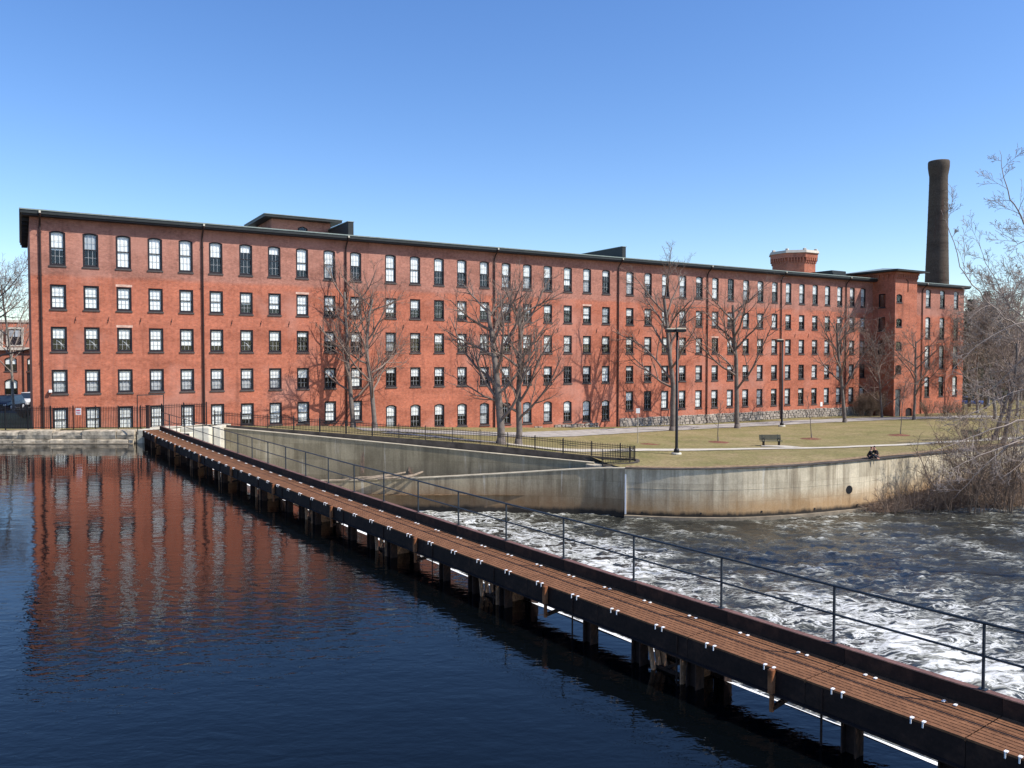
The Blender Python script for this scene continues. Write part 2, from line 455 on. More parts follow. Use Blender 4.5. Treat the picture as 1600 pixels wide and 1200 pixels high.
def grass_mat():
    m = NT("winter_lawn", 0.95, spec=0.1)
    v = m.coord()
    n1 = m.noise(v, 0.22, 6, 0.65); n2 = m.noise(v, 4.0, 4, 0.7); n3 = m.noise(m.coord((1, 0.35, 1)), 0.9, 4, 0.65)
    col = m.ramp(n1, [(0.30, (0.27, 0.212, 0.112)), (0.50, (0.215, 0.18, 0.082)), (0.70, (0.15, 0.143, 0.055))])
    col = m.mix(m.maprange(n3, 0.55, 0.72, 0, 0.6), col, (0.27, 0.20, 0.115))
    col = m.mix(1.0, col, m.ramp(n2, [(0.25, (0.58, 0.58, 0.58)), (0.75, (1.35, 1.35, 1.35))]), 'MULTIPLY')
    n4 = m.noise(v, 1.1, 6, 0.75); col = m.mix(m.maprange(n4, 0.58, 0.66, 0, 0.55), col, (0.13, 0.085, 0.045))
    m.color(col); m.bump(n2, 0.8, 0.06); return m.m
M['grass'] = grass_mat()
M['path'] = plain("path_gravel", (0.46, 0.42, 0.35), 0.95, 0.15, 2.0, bump=0.4)
M['asphalt'] = plain("old_asphalt", (0.30, 0.28, 0.255), 0.95, 0.25, 1.0, bump=0.4)
M['street'] = plain("street_asphalt", (0.05, 0.05, 0.05), 0.9, 0.2, 1.0)
def litter_mat():
    m = NT("leaf_litter", 0.95, spec=0.1); v = m.coord()
    n = m.noise(v, 3.5, 6, 0.75); m.color(m.ramp(n, [(0.3, (0.035, 0.025, 0.018)), (0.5, (0.12, 0.075, 0.042)), (0.7, (0.26, 0.18, 0.11))]))
    m.bump(n, 1.0, 0.15); return m.m
M['litter'] = litter_mat()
M['verge'] = plain('dry_verge', (0.24, 0.165, 0.095), 0.95, 0.5, 4.0, bump=0.8)

def pond_mat():
    m = NT("pond_water", 0.015, (0.0012, 0.0020, 0.0026, 1), 0.5)
    m.b.inputs["IOR"].default_value = 1.333
    tc = m.n("ShaderNodeTexCoord"); v = tc.outputs["Object"]
    def mp(sc, rot=0.0):
        k = m.n("ShaderNodeMapping"); k.inputs["Scale"].default_value = sc; k.inputs["Rotation"].default_value = (0, 0, rot)
        m.l(v, k.inputs[0]); return k.outputs[0]
    calm = m.maprange(m.noise(mp((0.035, 0.06, 1), 0.3), 1.0, 3, 0.5), 0.36, 0.60, 0.45, 1.5)
    spy = m.n("ShaderNodeSeparateXYZ"); m.l(v, spy.inputs[0])
    calm = m.math('MULTIPLY', calm, m.maprange(spy.outputs[1], 42.0, 24.0, 0.85, 2.1))      # open, breezier water away from the far wall
    w1 = m.noise(mp((0.55, 1.1, 1), 0.25), 1.0, 2, 0.5, 0.3)
    w2 = m.noise(mp((2.0, 3.6, 1), -0.2), 1.0, 3, 0.5, 0.3)
    w3 = m.noise(mp((7.0, 11.0, 1), 0.1), 1.0, 2, 0.5)
    h = m.math('ADD', m.math('MULTIPLY', w1, 0.011), m.math('MULTIPLY', m.math('ADD', m.math('MULTIPLY', w2, 0.0050), m.math('MULTIPLY', w3, 0.0010)), calm))
    bp = m.n("ShaderNodeBump"); bp.inputs["Strength"].default_value = 1.0; bp.inputs["Distance"].default_value = 1.0
    m.l(h, bp.inputs["Height"]); m.l(bp.outputs[0], m.b.inputs["Normal"])
    return m.m
M['pond'] = pond_mat()

def river_mat():
    m = NT("white_water", 0.12, spec=0.5); m.b.inputs["IOR"].default_value = 1.333
    tc = m.n("ShaderNodeTexCoord"); v = tc.outputs["Object"]
    at = m.n("ShaderNodeAttribute"); at.attribute_name = "foam"; fo = at.outputs["Fac"]
    mp = m.n("ShaderNodeMapping"); mp.inputs["Rotation"].default_value = (0, 0, 0.30); mp.inputs["Scale"].default_value = (0.42, 1.0, 1); m.l(v, mp.inputs[0])
    n1 = m.noise(mp.outputs[0], 0.55, 6, 0.60, 1.6)
    n2 = m.noise(mp.outputs[0], 1.7, 6, 0.62, 1.2)
    n3 = m.noise(mp.outputs[0], 6.0, 4, 0.65, 0.5)
    rg1 = m.math('SUBTRACT', 1.0, m.math('MULTIPLY', m.math('ABSOLUTE', m.math('SUBTRACT', n1, 0.5)), 24.0), True)
    rg2 = m.math('SUBTRACT', 1.0, m.math('MULTIPLY', m.math('ABSOLUTE', m.math('SUBTRACT', n2, 0.53)), 16.0), True)
    streak = m.math('MAXIMUM', rg1, m.math('MULTIPLY', rg2, 0.9))
    a1 = m.math('MULTIPLY', streak, m.maprange(m.math('ADD', fo, m.math('MULTIPLY', m.math('SUBTRACT', n3, 0.5), 0.6)), 0.12, 0.48))
    cov = m.math('ADD', m.math('MULTIPLY', fo, 1.25), m.math('ADD', m.math('MULTIPLY', m.math('SUBTRACT', n2, 0.5), 2.4), m.math('MULTIPLY', m.math('SUBTRACT', n3, 0.5), 0.7)))
    a2 = m.maprange(cov, 0.76, 1.38)
    mask = m.math('MAXIMUM', a2, m.math('MULTIPLY', a1, 0.95))
    m.color(m.ramp(mask, [(0.0, (0.024, 0.025, 0.022)), (0.25, (0.080, 0.080, 0.064)), (0.55, (0.28, 0.28, 0.245)), (0.95, (0.66, 0.67, 0.66))]))
    m.l(m.maprange(mask, 0, 1, 0.10, 0.8), m.b.inputs["Roughness"])
    h = m.math('ADD', m.math('MULTIPLY', n2, 0.07), m.math('MULTIPLY', m.noise(v, 4.0, 3, 0.6), 0.035))
    bp = m.n("ShaderNodeBump"); bp.inputs["Strength"].default_value = 1.0; bp.inputs["Distance"].default_value = 1.0
    m.l(h, bp.inputs["Height"]); m.l(bp.outputs[0], m.b.inputs["Normal"])
    return m.m
M['river'] = river_mat()

# ------------------------------------------------------------------ THE SETTING: ground
def wall_front_y(x):
    pts = [(-400, 61.4), (-27.0, 61.4)] + [tuple(at_y(px, py, Y)[:2] + np.array([0, 0.72])) for px, py, Y in UPPER]
    pts += [(RW[i][0], RW[i][1] + 0.3) for i in range(4, len(RW))] + [(200, 110), (700, 200)]
    return np.interp(x, [p[0] for p in pts], [p[1] for p in pts])
xs = np.unique(np.concatenate([np.linspace(-600, -80, 14), np.arange(-80, 110, 1.0), np.linspace(110, 700, 16)]))
tt = np.unique(np.concatenate([np.arange(0, 70, 0.9), np.linspace(70, 900, 24)]))
X = np.repeat(xs, len(tt)); Yf = wall_front_y(xs)
Y = (Yf[:, None] + tt[None, :]).ravel()
Z = np.concatenate([ground(X[i:i + 4000], Y[i:i + 4000]) for i in range(0, len(X), 4000)])
Z = Z + 0.04 * fbm(X * 0.4, Y * 0.4, 3, 5)
mb = MB(); nt_ = len(tt)
mb.v = list(zip(X.tolist(), Y.tolist(), Z.tolist())); mb.n = len(mb.v)
mb.f = [(i * nt_ + j, (i + 1) * nt_ + j, (i + 1) * nt_ + j + 1, i * nt_ + j + 1) for i in range(len(xs) - 1) for j in range(nt_ - 1)]
mb.mi = [0] * len(mb.f)
tag(mb.build("lawn", M['grass'], smooth=True), kind='structure')
TG = dict(xs=xs, tt=tt, Z=Z.reshape(len(xs), nt_), Yf=Yf)
def mesh_z(x, y):                                   # height of the built lawn sheet
    i = int(np.clip(np.searchsorted(xs, x) - 1, 0, len(xs) - 2)); fx = (x - xs[i]) / (xs[i + 1] - xs[i])
    def col(k):
        return np.interp(y - Yf[k], tt, TG['Z'][k])
    return float(col(i) * (1 - fx) + col(i + 1) * fx)
def on(px, py):
    p = hit(px, py); return np.array([p[0], p[1], mesh_z(p[0], p[1])])

def ribbon(name, pix, width, mat, lift):
    P = np.array([hit(px, py)[:2] for px, py in pix])
    L = np.concatenate([[0], np.cumsum(np.hypot(*np.diff(P, axis=0).T))])
    q = np.arange(0, L[-1], 0.6)
    C = np.stack([np.interp(q, L, P[:, 0]), np.interp(q, L, P[:, 1])], 1)
    for _ in range(6): C[1:-1] = (C[:-2] + C[1:-1] * 2 + C[2:]) / 4
    T = np.gradient(C, axis=0); T /= np.hypot(T[:, 0], T[:, 1])[:, None]; Nn = np.stack([-T[:, 1], T[:, 0]], 1)
    mb = MB(); K = 6; vs_ = []
    for i in range(len(C)):
        for k in range(K + 1):
            wob = 0.12 * (pnoise(np.array([q[i] * 0.7]), np.array([k * 3.1 + 0.3]))[0]) if k in (0, K) else 0
            p = C[i] + Nn[i] * ((k / K - 0.5) * width + wob); vs_.append((p[0], p[1], mesh_z(p[0], p[1]) + lift))
    fs = [(i * (K + 1) + k, (i + 1) * (K + 1) + k, (i + 1) * (K + 1) + k + 1, i * (K + 1) + k + 1) for i in range(len(C) - 1) for k in range(K)]
    mb.add(vs_, fs)
    return tag(mb.build(name, mat, smooth=True), kind='structure')
ribbon("footpath", [(600, 676), (760, 691), (860, 702), (1000, 703.5), (1100, 703), (1200, 701.5), (1300, 700), (1400, 696), (1500, 690), (1640, 682)], 1.5, M['path'], 0.045)
ribbon("driveway", [(560, 671), (700, 676), (820, 680), (900, 677), (1000, 671.5), (1100, 667), (1200, 662.5), (1340, 656), (1440, 653), (1560, 650)], 5.0, M['asphalt'], 0.04)
ribbon("walkway", [(1190, 697.5), (1215, 697.5), (1250, 700)], 1.6, M['path'], 0.055)

# river bed sheet reaching the horizon
mb = MB(); mb.add([(-2500, -400, -7.5), (2500, -400, -7.5), (2500, 3000, -7.5), (-2500, 3000, -7.5)], [(0, 1, 2, 3)])
tag(mb.build("riverbed", M['litter']), kind='structure')
mb = MB(); mb.add([(-2500, 640, 0.2), (2500, 640, 0.2), (2500, 3000, 0.6), (-2500, 3000, 0.6)], [(0, 1, 2, 3)])
tag(mb.build("far_ground", M['grass']), kind='structure')

# ------------------------------------------------------------------ footbridge axis, dam crest
_bl = [(225, 672), (340, 720), (480, 776), (700, 858), (900, 931), (1126, 1013), (1300, 1080), (1600, 1182)]
_br = [(248, 672), (520, 768), (701, 833.6), (970, 924), (1276, 1023), (1510, 1099)]
Z_DECK = H - 5.45
CREST = 0.27                                # crest line of the dam, metres downstream of the bridge axis
PL = np.array([at_z(x, y, Z_DECK)[:2] for x, y in _bl]); PR = np.array([at_z(x, y, Z_DECK)[:2] for x, y in _br])
kl = np.polyfit(PL[:, 1], PL[:, 0], 2); kr = np.polyfit(PR[:, 1], PR[:, 0], 2)
kc = (kl + kr) / 2
Yt = np.linspace(5.5, 60.6, 400)
Xt = np.polyval(kc, Yt)
S_T = np.concatenate([[0], np.cumsum(np.hypot(np.diff(Xt), np.diff(Yt)))])
BL = S_T[-1]
HALF = 0.59
def axis(s):                                        # point and tangent on the bridge axis (s from near end)
    x = np.interp(s, S_T, Xt); y = np.interp(s, S_T, Yt)
    x2 = np.interp(s + 0.5, S_T, Xt); y2 = np.interp(s + 0.5, S_T, Yt); x1 = np.interp(s - 0.5, S_T, Xt); y1 = np.interp(s - 0.5, S_T, Yt)
    t = np.array([x2 - x1, y2 - y1]); t /= np.hypot(*t)
    return np.array([x, y]), t
def s_of_y(Yv): return float(np.interp(Yv, Yt, S_T))
def side(s, off):                                   # off > 0: downstream (right) side
    p, t = axis(s); n = np.array([t[1], -t[0]])
    return p + n * off

# pond
crest = [tuple(side(s, CREST)) for s in np.linspace(0, BL, 40)]
a_, t_ = axis(0.0); ext = a_ - t_ * 60 + np.array([t_[1], -t_[0]]) * CREST
mb = MB(); poly = [(-300, -80), (ext[0], -80), (ext[0], ext[1])] + crest + [(-26.0, 62.0), (-300, 62.0)]
mb.add([(x, y, 0) for x, y in poly], [tuple(range(len(poly)))])
tag(mb.build("pond_water", M['pond'], fix=False), kind='structure')

# dam body and the sheet of water falling over it
mb = MB(); ss = np.linspace(-8, BL, 60); prof = [(-0.5, -0.06), (0.0, -0.05), (0.25, -0.25), (0.9, -2.4), (1.9, -4.2), (2.8, Z_LOW - 0.3)]
def spill(prof, jitter=0.0):
    m_ = MB(); rows = []
    for s in ss:
        a, t = axis(max(s, 0.0)); a = a + t * min(s, 0.0); n = np.array([t[1], -t[0]])
        rows.append([(*(a + n * (CREST - 0.02 + o + rnd.uniform(0, jitter))), z + rnd.uniform(-jitter, jitter) * 0.5) for o, z in prof])
    k = len(prof); m_.add([v for r in rows for v in r], [(i * k + j, (i + 1) * k + j, (i + 1) * k + j + 1, i * k + j + 1) for i in range(len(rows) - 1) for j in range(k - 1)])
    return m_
dam = spill(prof).build("dam", M['conc_front'], smooth=True)
tag(dam, "low concrete spillway dam under the rusty footbridge", "dam")
M['fall'] = plain("falling_foam", (0.78, 0.79, 0.80), 0.6, 0.2, 3.0, bump=0.6)
o = spill([(0.02, 0.0), (0.33, -0.12), (1.05, -2.3), (2.1, -4.1), (3.6, Z_LOW + 0.12)], 0.05).build("falling_water", M['fall'], smooth=True)
tag(o, kind='structure')

# lower river with rapids
def river():
    gx = np.unique(np.concatenate([np.arange(-34, 62, 0.26), np.arange(62, 180, 2.5)]))
    gy = np.unique(np.concatenate([np.arange(-10, 24, 1.0), np.arange(24, 84, 0.26), np.arange(84, 130, 2.5)]))
    GX, GY = np.meshgrid(gx, gy, indexing='ij'); x = GX.ravel(); y = GY.ravel()
    cx = np.polyval(kc, np.clip(y, 5, 62)); dist = (x - cx) * 0.82 - CREST      # metres downstream of the crest
    al = (-(x) * 0.57 + y * 0.82)                                                      # along the dam
    fl = dist
    amp = 0.11 + 0.26 * np.exp(-np.maximum(dist, 0) / 22)
    wav = fbm(x * 0.42 + 2, y * 0.60, 4, 1, 0.62)
    wav2 = 1 - np.abs(fbm(fl * 0.55, al * 0.30, 3, 9)) * 2.2
    chop = 1 - np.abs(pnoise(x * 1.15 + 3, y * 1.35 + 8, 12)) * 2.6
    chop = chop + 0.5 * (1 - np.abs(pnoise(x * 2.1, y * 2.3 + 4, 14)) * 2.6)
    z = Z_LOW + amp * (wav * 0.9 + wav2 * 0.35 - 0.3) + (0.055 + 0.06 * np.exp(-np.maximum(dist, 0) / 25)) * (chop - 0.8)
    patch = fbm(x * 0.085 + 5.3, y * 0.085 + 1.7, 3, 21)
    foam = 0.30 * np.exp(-(np.maximum(dist - 6.0 - 6.0 * patch, 0) / 5.0) ** 1.2)
    for bx_, by_, ra, rb, w_ in ((915, 868, 4.0, 3.0, .40), (985, 893, 3.4, 2.6, .42), (760, 812, 6.0, 3.0, .22), (860, 845, 3.0, 2.0, .2), (1040, 920, 2.5, 1.6, .2),
                                 (1345, 962, 4.0, 2.4, .34), (1430, 1005, 4.0, 2.6, .36), (1540, 1055, 4.0, 2.8, .40), (1570, 985, 4.0, 1.5, .22), (1480, 935, 6.0, 1.3, .14)):
        q = at_z(bx_, by_, Z_LOW); dx, dy = x - q[0], y - q[1]
        u_ = dx * 0.57 - dy * 0.82; v_ = dx * 0.82 + dy * 0.57
        foam = foam + w_ * np.exp(-(u_ / ra) ** 2 - (v_ / rb) ** 2)
    foam = foam + 0.26 * np.clip(patch + 0.30, 0, 1) + 0.15 * np.exp(-np.maximum(dist - 14, 0) / 35)
    crestw = np.clip(wav * 0.9 + wav2 * 0.4 - 0.15, -0.6, 0.9)
    foam = foam + 0.12 * np.clip(chop - 0.6, -0.5, 1) + 0.30 * crestw * (0.6 + 0.6 * np.exp(-np.maximum(dist - 10, 0) / 35))
    keep = (dist > 0.4)
    idx = -np.ones(len(x), int); nx, ny = len(gx), len(gy)
    K = keep.reshape(nx, ny); cell = K[:-1, :-1] & K[1:, :-1] & K[:-1, 1:] & K[1:, 1:]
    ii, jj = np.nonzero(cell)
    q = np.stack([ii * ny + jj, (ii + 1) * ny + jj, (ii + 1) * ny + jj + 1, ii * ny + jj + 1], 1)
    used = np.unique(q); idx[used] = np.arange(len(used)); q = idx[q]
    me = bpy.data.meshes.new("river_water")
    me.vertices.add(len(used)); me.vertices.foreach_set("co", np.stack([x[used], y[used], z[used]], 1).ravel())
    me.loops.add(q.size); me.loops.foreach_set("vertex_index", q.ravel().astype(np.int32))
    me.polygons.add(len(q)); me.polygons.foreach_set("loop_start", np.arange(0, q.size, 4, dtype=np.int32))
    me.polygons.foreach_set("loop_total", np.full(len(q), 4, np.int32))
    me.update(calc_edges=True); me.validate()
    at = me.attributes.new("foam", 'FLOAT', 'POINT'); at.data.foreach_set("value", foam[used].astype(np.float32))
    me.polygons.foreach_set("use_smooth", [True] * len(me.polygons)); me.materials.append(M['river'])
    tag(put("river_water", me), kind='structure')
river()

# ------------------------------------------------------------------ embankment of granite blocks on the far left
def jit_block(x0, x1, y0, y1, z0, z1, r=0.05):
    m_ = MB(); nx = max(2, int((x1 - x0) / 0.45)); ring = []
    for i in range(nx + 1):
        x = x0 + (x1 - x0) * i / nx; j = lambda: rnd.uniform(-r, r)
        ring.append([(x, y0 + j(), z0 + 0.02), (x, y0 - 0.03 + j(), (z0 + z1) / 2), (x, y0 + 0.02 + j(), z1 - 0.05 + j() * 0.5), (x, y0 + 0.12, z1 + j() * 0.5), (x, y1, z1 + j() * 0.4), (x, y1, z0)])
    m_.loft(ring); return m_
bank_root = empty("embankment_wall", (-30, 61, 0.0), label="low wall of rough granite blocks at the far edge of the pond", cat="wall")
xb = -52.0
while xb < -28.6:
    w_ = rnd.uniform(1.6, 3.1); x1_ = min(xb + w_, -28.35)
    z1_ = 0.93 + rnd.uniform(-0.06, 0.06)
    rel(jit_block(xb + 0.02, x1_ - 0.03, 60.35 + rnd.uniform(-0.05, 0.06), 61.7, 0.33, z1_), (-30, 61, 0)).build("granite_block", M['granite'], bank_root)
    xb += w_
xb = -52.6
while xb < -28.6:
    w_ = rnd.uniform(1.9, 3.6); x1_ = min(xb + w_, -28.35)
    rel(jit_block(xb + 0.02, x1_ - 0.03, 60.2 + rnd.uniform(-0.05, 0.05), 61.7, -0.9, 0.31), (-30, 61, 0)).build("granite_block", M['granite'], bank_root)
    xb += w_
mb = MB(); mb.box(-60, -28.4, 59.85, 60.2, -0.9, 0.05); rel(mb, (-30, 61, 0)).build("footing_ledge", M['ledge'], bank_root)

# concrete abutment at the far end of the bridge
ab = empty("bridge_abutment", (-26, 62, 0), label="pale concrete abutment with a dark sluice gate where the footbridge ends", cat="abutment")
mb = MB(); mb.cbox(-28.3, -25.6, 60.62, 64.5, -1.0, Z_DECK - 0.01, 0.04); mb.cbox(-25.58, -23.35, 62.0, 65.2, -6.0, Z_DECK + 0.04, 0.04)
rel(mb, (-26, 62, 0)).build("abutment_block", M['conc_pale'], ab)
mb = MB(); mb.cbox(-25.58, -24.55, 61.2, 61.98, -6, Z_DECK - 0.28, 0.04); rel(mb, (-26, 62, 0)).build("gate_frame", M['conc_pale'], ab)
mb = MB()
for k in range(8): mb.box(-25.55 + k * 0.13, -25.55 + k * 0.13 + 0.11, 61.05, 61.18, -2, Z_DECK - 0.32)
rel(mb, (-26, 62, 0)).build("sluice_gate", M['metal_black'], ab)
mb = MB(); mb.cbox(-23.34, -22.7, 62.6, 65.0, -6.0, Z_DECK + 0.10, 0.04); rel(mb, (-26, 62, 0)).build("wing_wall", M['conc_pale'], ab)

# black arched hood beside the bridge end
hp = at_z(191, 691, 0.0)
hd = empty("pipe_hood", (hp[0], hp[1] - 0.1, 0), label="black arched hood with a rusty slot standing in the water by the abutment", cat="hood")
mb = MB()
arc = [(-0.42, -0.5), (-0.42, 0.35)] + [(-0.42 * math.cos(a), 0.45 + 0.46 * math.sin(a)) for a in np.linspace(0, math.pi, 9)] + [(0.42, 0.35), (0.42, -0.5)]
mb.loft([[(x * 1.15 - 0.1, -0.55, z * 0.95) for x, z in arc], [(x, 0.35, z) for x, z in arc]]); mb.build("hood", M['metal_black'], hd)
mb = MB(); mb.cbox(0.10, 0.26, -0.66, -0.56, -0.3, 0.62, 0.01); mb.build("slot", M['rust_sunlit'], hd)

# ------------------------------------------------------------------ concrete walls
def wall_strip(pts, thick, back=1.0):
    """pts: (x, y, zbottom, ztop); thick wall whose visible face is the polyline"""
    m_ = MB(); P = np.array(pts, float)
    T = np.gradient(P[:, :2], axis=0); T /= np.hypot(T[:, 0], T[:, 1])[:, None]; Nn = np.stack([-T[:, 1], T[:, 0]], 1) * thick
    rings = []
    for (x, y, zb, zt), n in zip(P, Nn):
        rings.append([(x, y, zb), (x, y, zt), (x + n[0], y + n[1], zt), (x + n[0], y + n[1], zb)])
    m_.loft(rings); return m_
def resample(pts, step):
    P = np.array(pts, float); L = np.concatenate([[0], np.cumsum(np.hypot(*np.diff(P[:, :2], axis=0).T))])
    q = np.linspace(0, L[-1], max(2, int(L[-1] / step)))
    R = np.stack([np.interp(q, L, P[:, k]) for k in range(P.shape[1])], 1)
    for _ in range(3): R[1:-1] = (R[:-2] + 2 * R[1:-1] + R[2:]) / 4
    return R
# right hand river wall (from the nose on) and the ramp wall left of it
rwp = resample([(x, y, Z_LOW - 1.0, zt) for x, y, zt in RW[4:]], 1.0)
rw = empty("river_wall", (rwp[0][0], rwp[0][1], Z_LOW), label="long curved pale concrete wall below the lawn with streaks and an orange tide stain", cat="wall")
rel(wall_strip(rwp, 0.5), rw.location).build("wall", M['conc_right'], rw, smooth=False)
cpn = rwp.copy(); T = np.gradient(cpn[:, :2], axis=0); T /= np.hypot(T[:, 0], T[:, 1])[:, None]
cpn[:, 0] += T[:, 1] * 0.10; cpn[:, 1] -= T[:, 0] * 0.10; cpn[:, 2] = rwp[:, 3] + 0.004; cpn[:, 3] = rwp[:, 3] + 0.06
rel(wall_strip(cpn, 0.55), rw.location).build("coping", M['kerb'], rw)
ledge = rwp.copy(); ledge[:, 0] += T[:, 1] * 0.35; ledge[:, 1] -= T[:, 0] * 0.35; ledge[:, 3] = Z_LOW + 0.16
rel(wall_strip(ledge, 0.30), rw.location).build("footing_ledge", M['ledge'], rw)
def on_wall(px, py):
    r = ray(px, py); r = r / r[1]
    x = np.array([p[0] for p in RW]); y = np.array([p[1] for p in RW])
    for i in range(len(RW) - 1):
        ax, ay, bx, by = x[i], y[i], x[i + 1], y[i + 1]
        den = (bx - ax) - r[0] * (by - ay)
        k = (r[0] * ay - ax) / den
        if 0 <= k <= 1:
            Yv = ay + k * (by - ay); d = np.array([bx - ax, by - ay]); d /= np.hypot(*d)
            return np.array([r[0] * Yv, Yv, H + r[2] * Yv]), np.array([d[1], -d[0]])
def hole(px, py, rad, name, parent, ring=True):
    p, n = on_wall(px, py); ang = math.atan2(n[1], n[0])
    m_ = MB(); m_.cur = 0
    prof = [(rad, -0.1), (rad, 0.012), (rad * 0.9, 0.016), (rad * 0.88, 0.006)]
    c = []
    for r_, d in prof: c.append([(d, r_ * math.cos(a), r_ * math.sin(a)) for a in np.linspace(0, 2 * math.pi, 17)[:-1]])
    m_.loft(c, True)
    o = m_.build(name, [M['metal_black']], parent, loc=Vector((p[0], p[1], p[2])) - Vector(rw.location), rz=ang)  # black disc on the flat wall paints the darkness inside the opening
    return o
hole(1327, 765, 0.30, "drain_pipe", rw)
for px, py in ((1003, 801), (1095, 802.5), (1190, 799.5), (1273, 795), (1340, 789)): hole(px, py, 0.075, "weep_hole", rw)
def upright(px, y0, y1, w, name, mat, parent, proud=0.06):
    p, n = on_wall(px, (y0 + y1) / 2); a, _ = on_wall(px, y0); b, _ = on_wall(px, y1)
    m_ = MB(); q = p[:2] + n * proud * 0.5; t = np.array([-n[1], n[0]]) * w / 2
    m_.obox(q - t, q + t, proud, b[2], a[2]); rel(m_, parent.location).build(name, mat, parent)
upright(977.5, 741, 803, 0.10, "conduit", M['white'], rw)
# faint pour line: a proud strip of concrete
pl = rwp[:42].copy(); T2 = T[:42]; pl[:, 0] += T2[:, 1] * 0.012; pl[:, 1] -= T2[:, 0] * 0.012; pl[:, 2] = Z_LOW + 2.05; pl[:, 3] = Z_LOW + 2.08
rel(wall_strip(pl, 0.04), rw.location).build("pour_joint", M['conc_right'], rw)

fwp = resample([(x, y, Z_LOW - 1.0, zt) for x, y, zt in RW[:5]], 1.0)
fwp = np.vstack([[(fwp[0][0] - 9, fwp[0][1] + 0.2, Z_LOW - 1, fwp[0][3] - 0.5)], fwp])
fw = empty("ramp_wall", (fwp[0][0], fwp[0][1], Z_LOW), label="brown stained concrete wall whose top slopes down to the left behind the footbridge", cat="wall")
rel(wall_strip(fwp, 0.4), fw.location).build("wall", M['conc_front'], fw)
cp2 = fwp.copy(); cp2[:, 1] -= 0.05; cp2[:, 2] = fwp[:, 3] + 0.003; cp2[:, 3] = fwp[:, 3] + 0.06
rel(wall_strip(cp2, 0.5), fw.location).build("coping", M['coping'], fw)
upright(905, 737, 801, 0.05, "joint", M['kerb'], fw, 0.02)
upright(931, 750, 803, 0.07, "joint", M['coping'], fw, 0.015)

uw = empty("raceway_wall", tuple(at_y(338, 668, 63.5)), label="upper grey concrete wall under the long iron fence, its top sloping down to the right", cat="wall")
up = resample([(*at_y(px, py, Y)[:2], -6.0, at_y(px, py, Y)[2]) for px, py, Y in UPPER], 1.0)
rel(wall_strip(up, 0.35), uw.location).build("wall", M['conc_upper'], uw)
c3 = up.copy(); c3[:, 1] -= 0.06; c3[:, 2] = up[:, 3] + 0.003; c3[:, 3] = up[:, 3] + 0.045
rel(wall_strip(c3, 0.40), uw.location).build("coping", M['coping'], uw)
f2 = np.array([at_y(px, py, Y) for px, py, Y in FENCE2])
kb = resample([(x, y - 0.16, z - 0.9, z + 0.01) for x, y, z in f2[:7]], 1.0)
k2 = resample([(x, y, z - 0.9, z + 0.01) for x, y, z in f2[6:]], 0.35)
rel(wall_strip(kb, 0.28), uw.location).build("kerb", M['kerb'], uw)
rel(wall_strip(k2, 0.25), uw.location).build("kerb", M['kerb'], uw)
# rounded concrete nose between the two walls
nose = MB(); npt = [at_y(915, 725, 59.2), at_y(928, 727, 58.2), at_y(976, 727, 57.6), at_y(1000, 727, 59.0), at_y(992, 724, 61.4), at_y(940, 722, 61.4)]
zt_ = at_y(950, 728.5, 58.0)[2]
nose.add([(p[0], p[1], -2.6) for p in npt] + [(p[0], p[1], zt_) for p in npt], [tuple(range(5, -1, -1)), tuple(range(6, 12))] + [(i, (i + 1) % 6, (i + 1) % 6 + 6, i + 6) for i in range(6)])
rel(nose, uw.location).build("wall_nose", M['coping'], uw)
# stains of moss hanging on the wall: small tufts
for px, py, h_ in ((567, 718, 1.3), (642, 727, 1.0)):
    p = at_y(px, py, 62.2); m_ = MB()
    for k in range(40):
        a = rnd.uniform(-0.12, 0.12); m_.bar((p[0] + a, p[1] - 0.1, p[2] + rnd.uniform(-h_ / 2, h_ / 2)), (p[0] + a + rnd.uniform(-0.1, 0.1), p[1] - 0.35, p[2] - h_ * rnd.uniform(0.3, 0.9)), 0.02)
    tag(m_.build("hanging_weed", M['brush']), "dry brown weed hanging down the raceway wall, %s" % ("left of the two" if px < 600 else "right of the two, above the driftwood"), "weed", "weeds hanging on the raceway wall")
# channel floor
mb = MB(); mb.add([(-26, 58, -3.5), (9, 58, -3.5), (9, 63.5, -3.5), (-26, 63.5, -3.5)], [(0, 1, 2, 3)])
tag(mb.build("channel_floor", M['litter']), kind='structure')
# driftwood on the ramp wall
for i, (a, b, r_) in enumerate((((545, 748), (612, 741), .07), ((560, 751), (634, 738), .09), ((590, 749), (648, 741.5), .08), ((628, 748), (661, 737), .10), ((500, 752), (566, 746), .06))):
    p = at_y(*a, 57.9 - 0.1 * i); q = at_y(*b, 58.3 + 0.12 * i)
    mid = (p + q) / 2 + np.array([0, 0, -0.05]); m_ = MB(); m_.tube([p, (p + mid) / 2 + [0, 0, 0.03], mid, (q + mid) / 2, q], [r_, r_ * 1.05, r_, r_ * 0.9, r_ * 0.6], 7)
    tag(m_.build("driftwood_log", M['wood'], smooth=True), "pale driftwood log lying on the ramp wall, %s" % ("longest and lowest of the heap", "second from the left", "middle of the heap", "thick end log on the right", "thin one at the left end")[i], "log", "driftwood logs on the ramp wall")

vg = MB(); Kv = 5; nv = len(rwp)
for i in range(nv):
    w_ = 0.9 + 0.5 * float(fbm(np.array([i * 0.35]), np.array([2.2]), 3, 3)[0])
    for k in range(Kv):
        d_ = 0.42 + w_ * k / (Kv - 1); xx = rwp[i][0] - T[i][1] * d_; yy = rwp[i][1] + T[i][0] * d_
        vg.v.append((xx, yy, mesh_z(xx, yy) + (0.05 if k < Kv - 1 else -0.02) + 0.02 * rnd.random()))
vg.n = len(vg.v); vg.f = [(i * Kv + k, (i + 1) * Kv + k, (i + 1) * Kv + k + 1, i * Kv + k + 1) for i in range(nv - 1) for k in range(Kv - 1)]; vg.mi = [0] * len(vg.f)
tag(vg.build("verge", M['verge'], smooth=True), kind='structure')

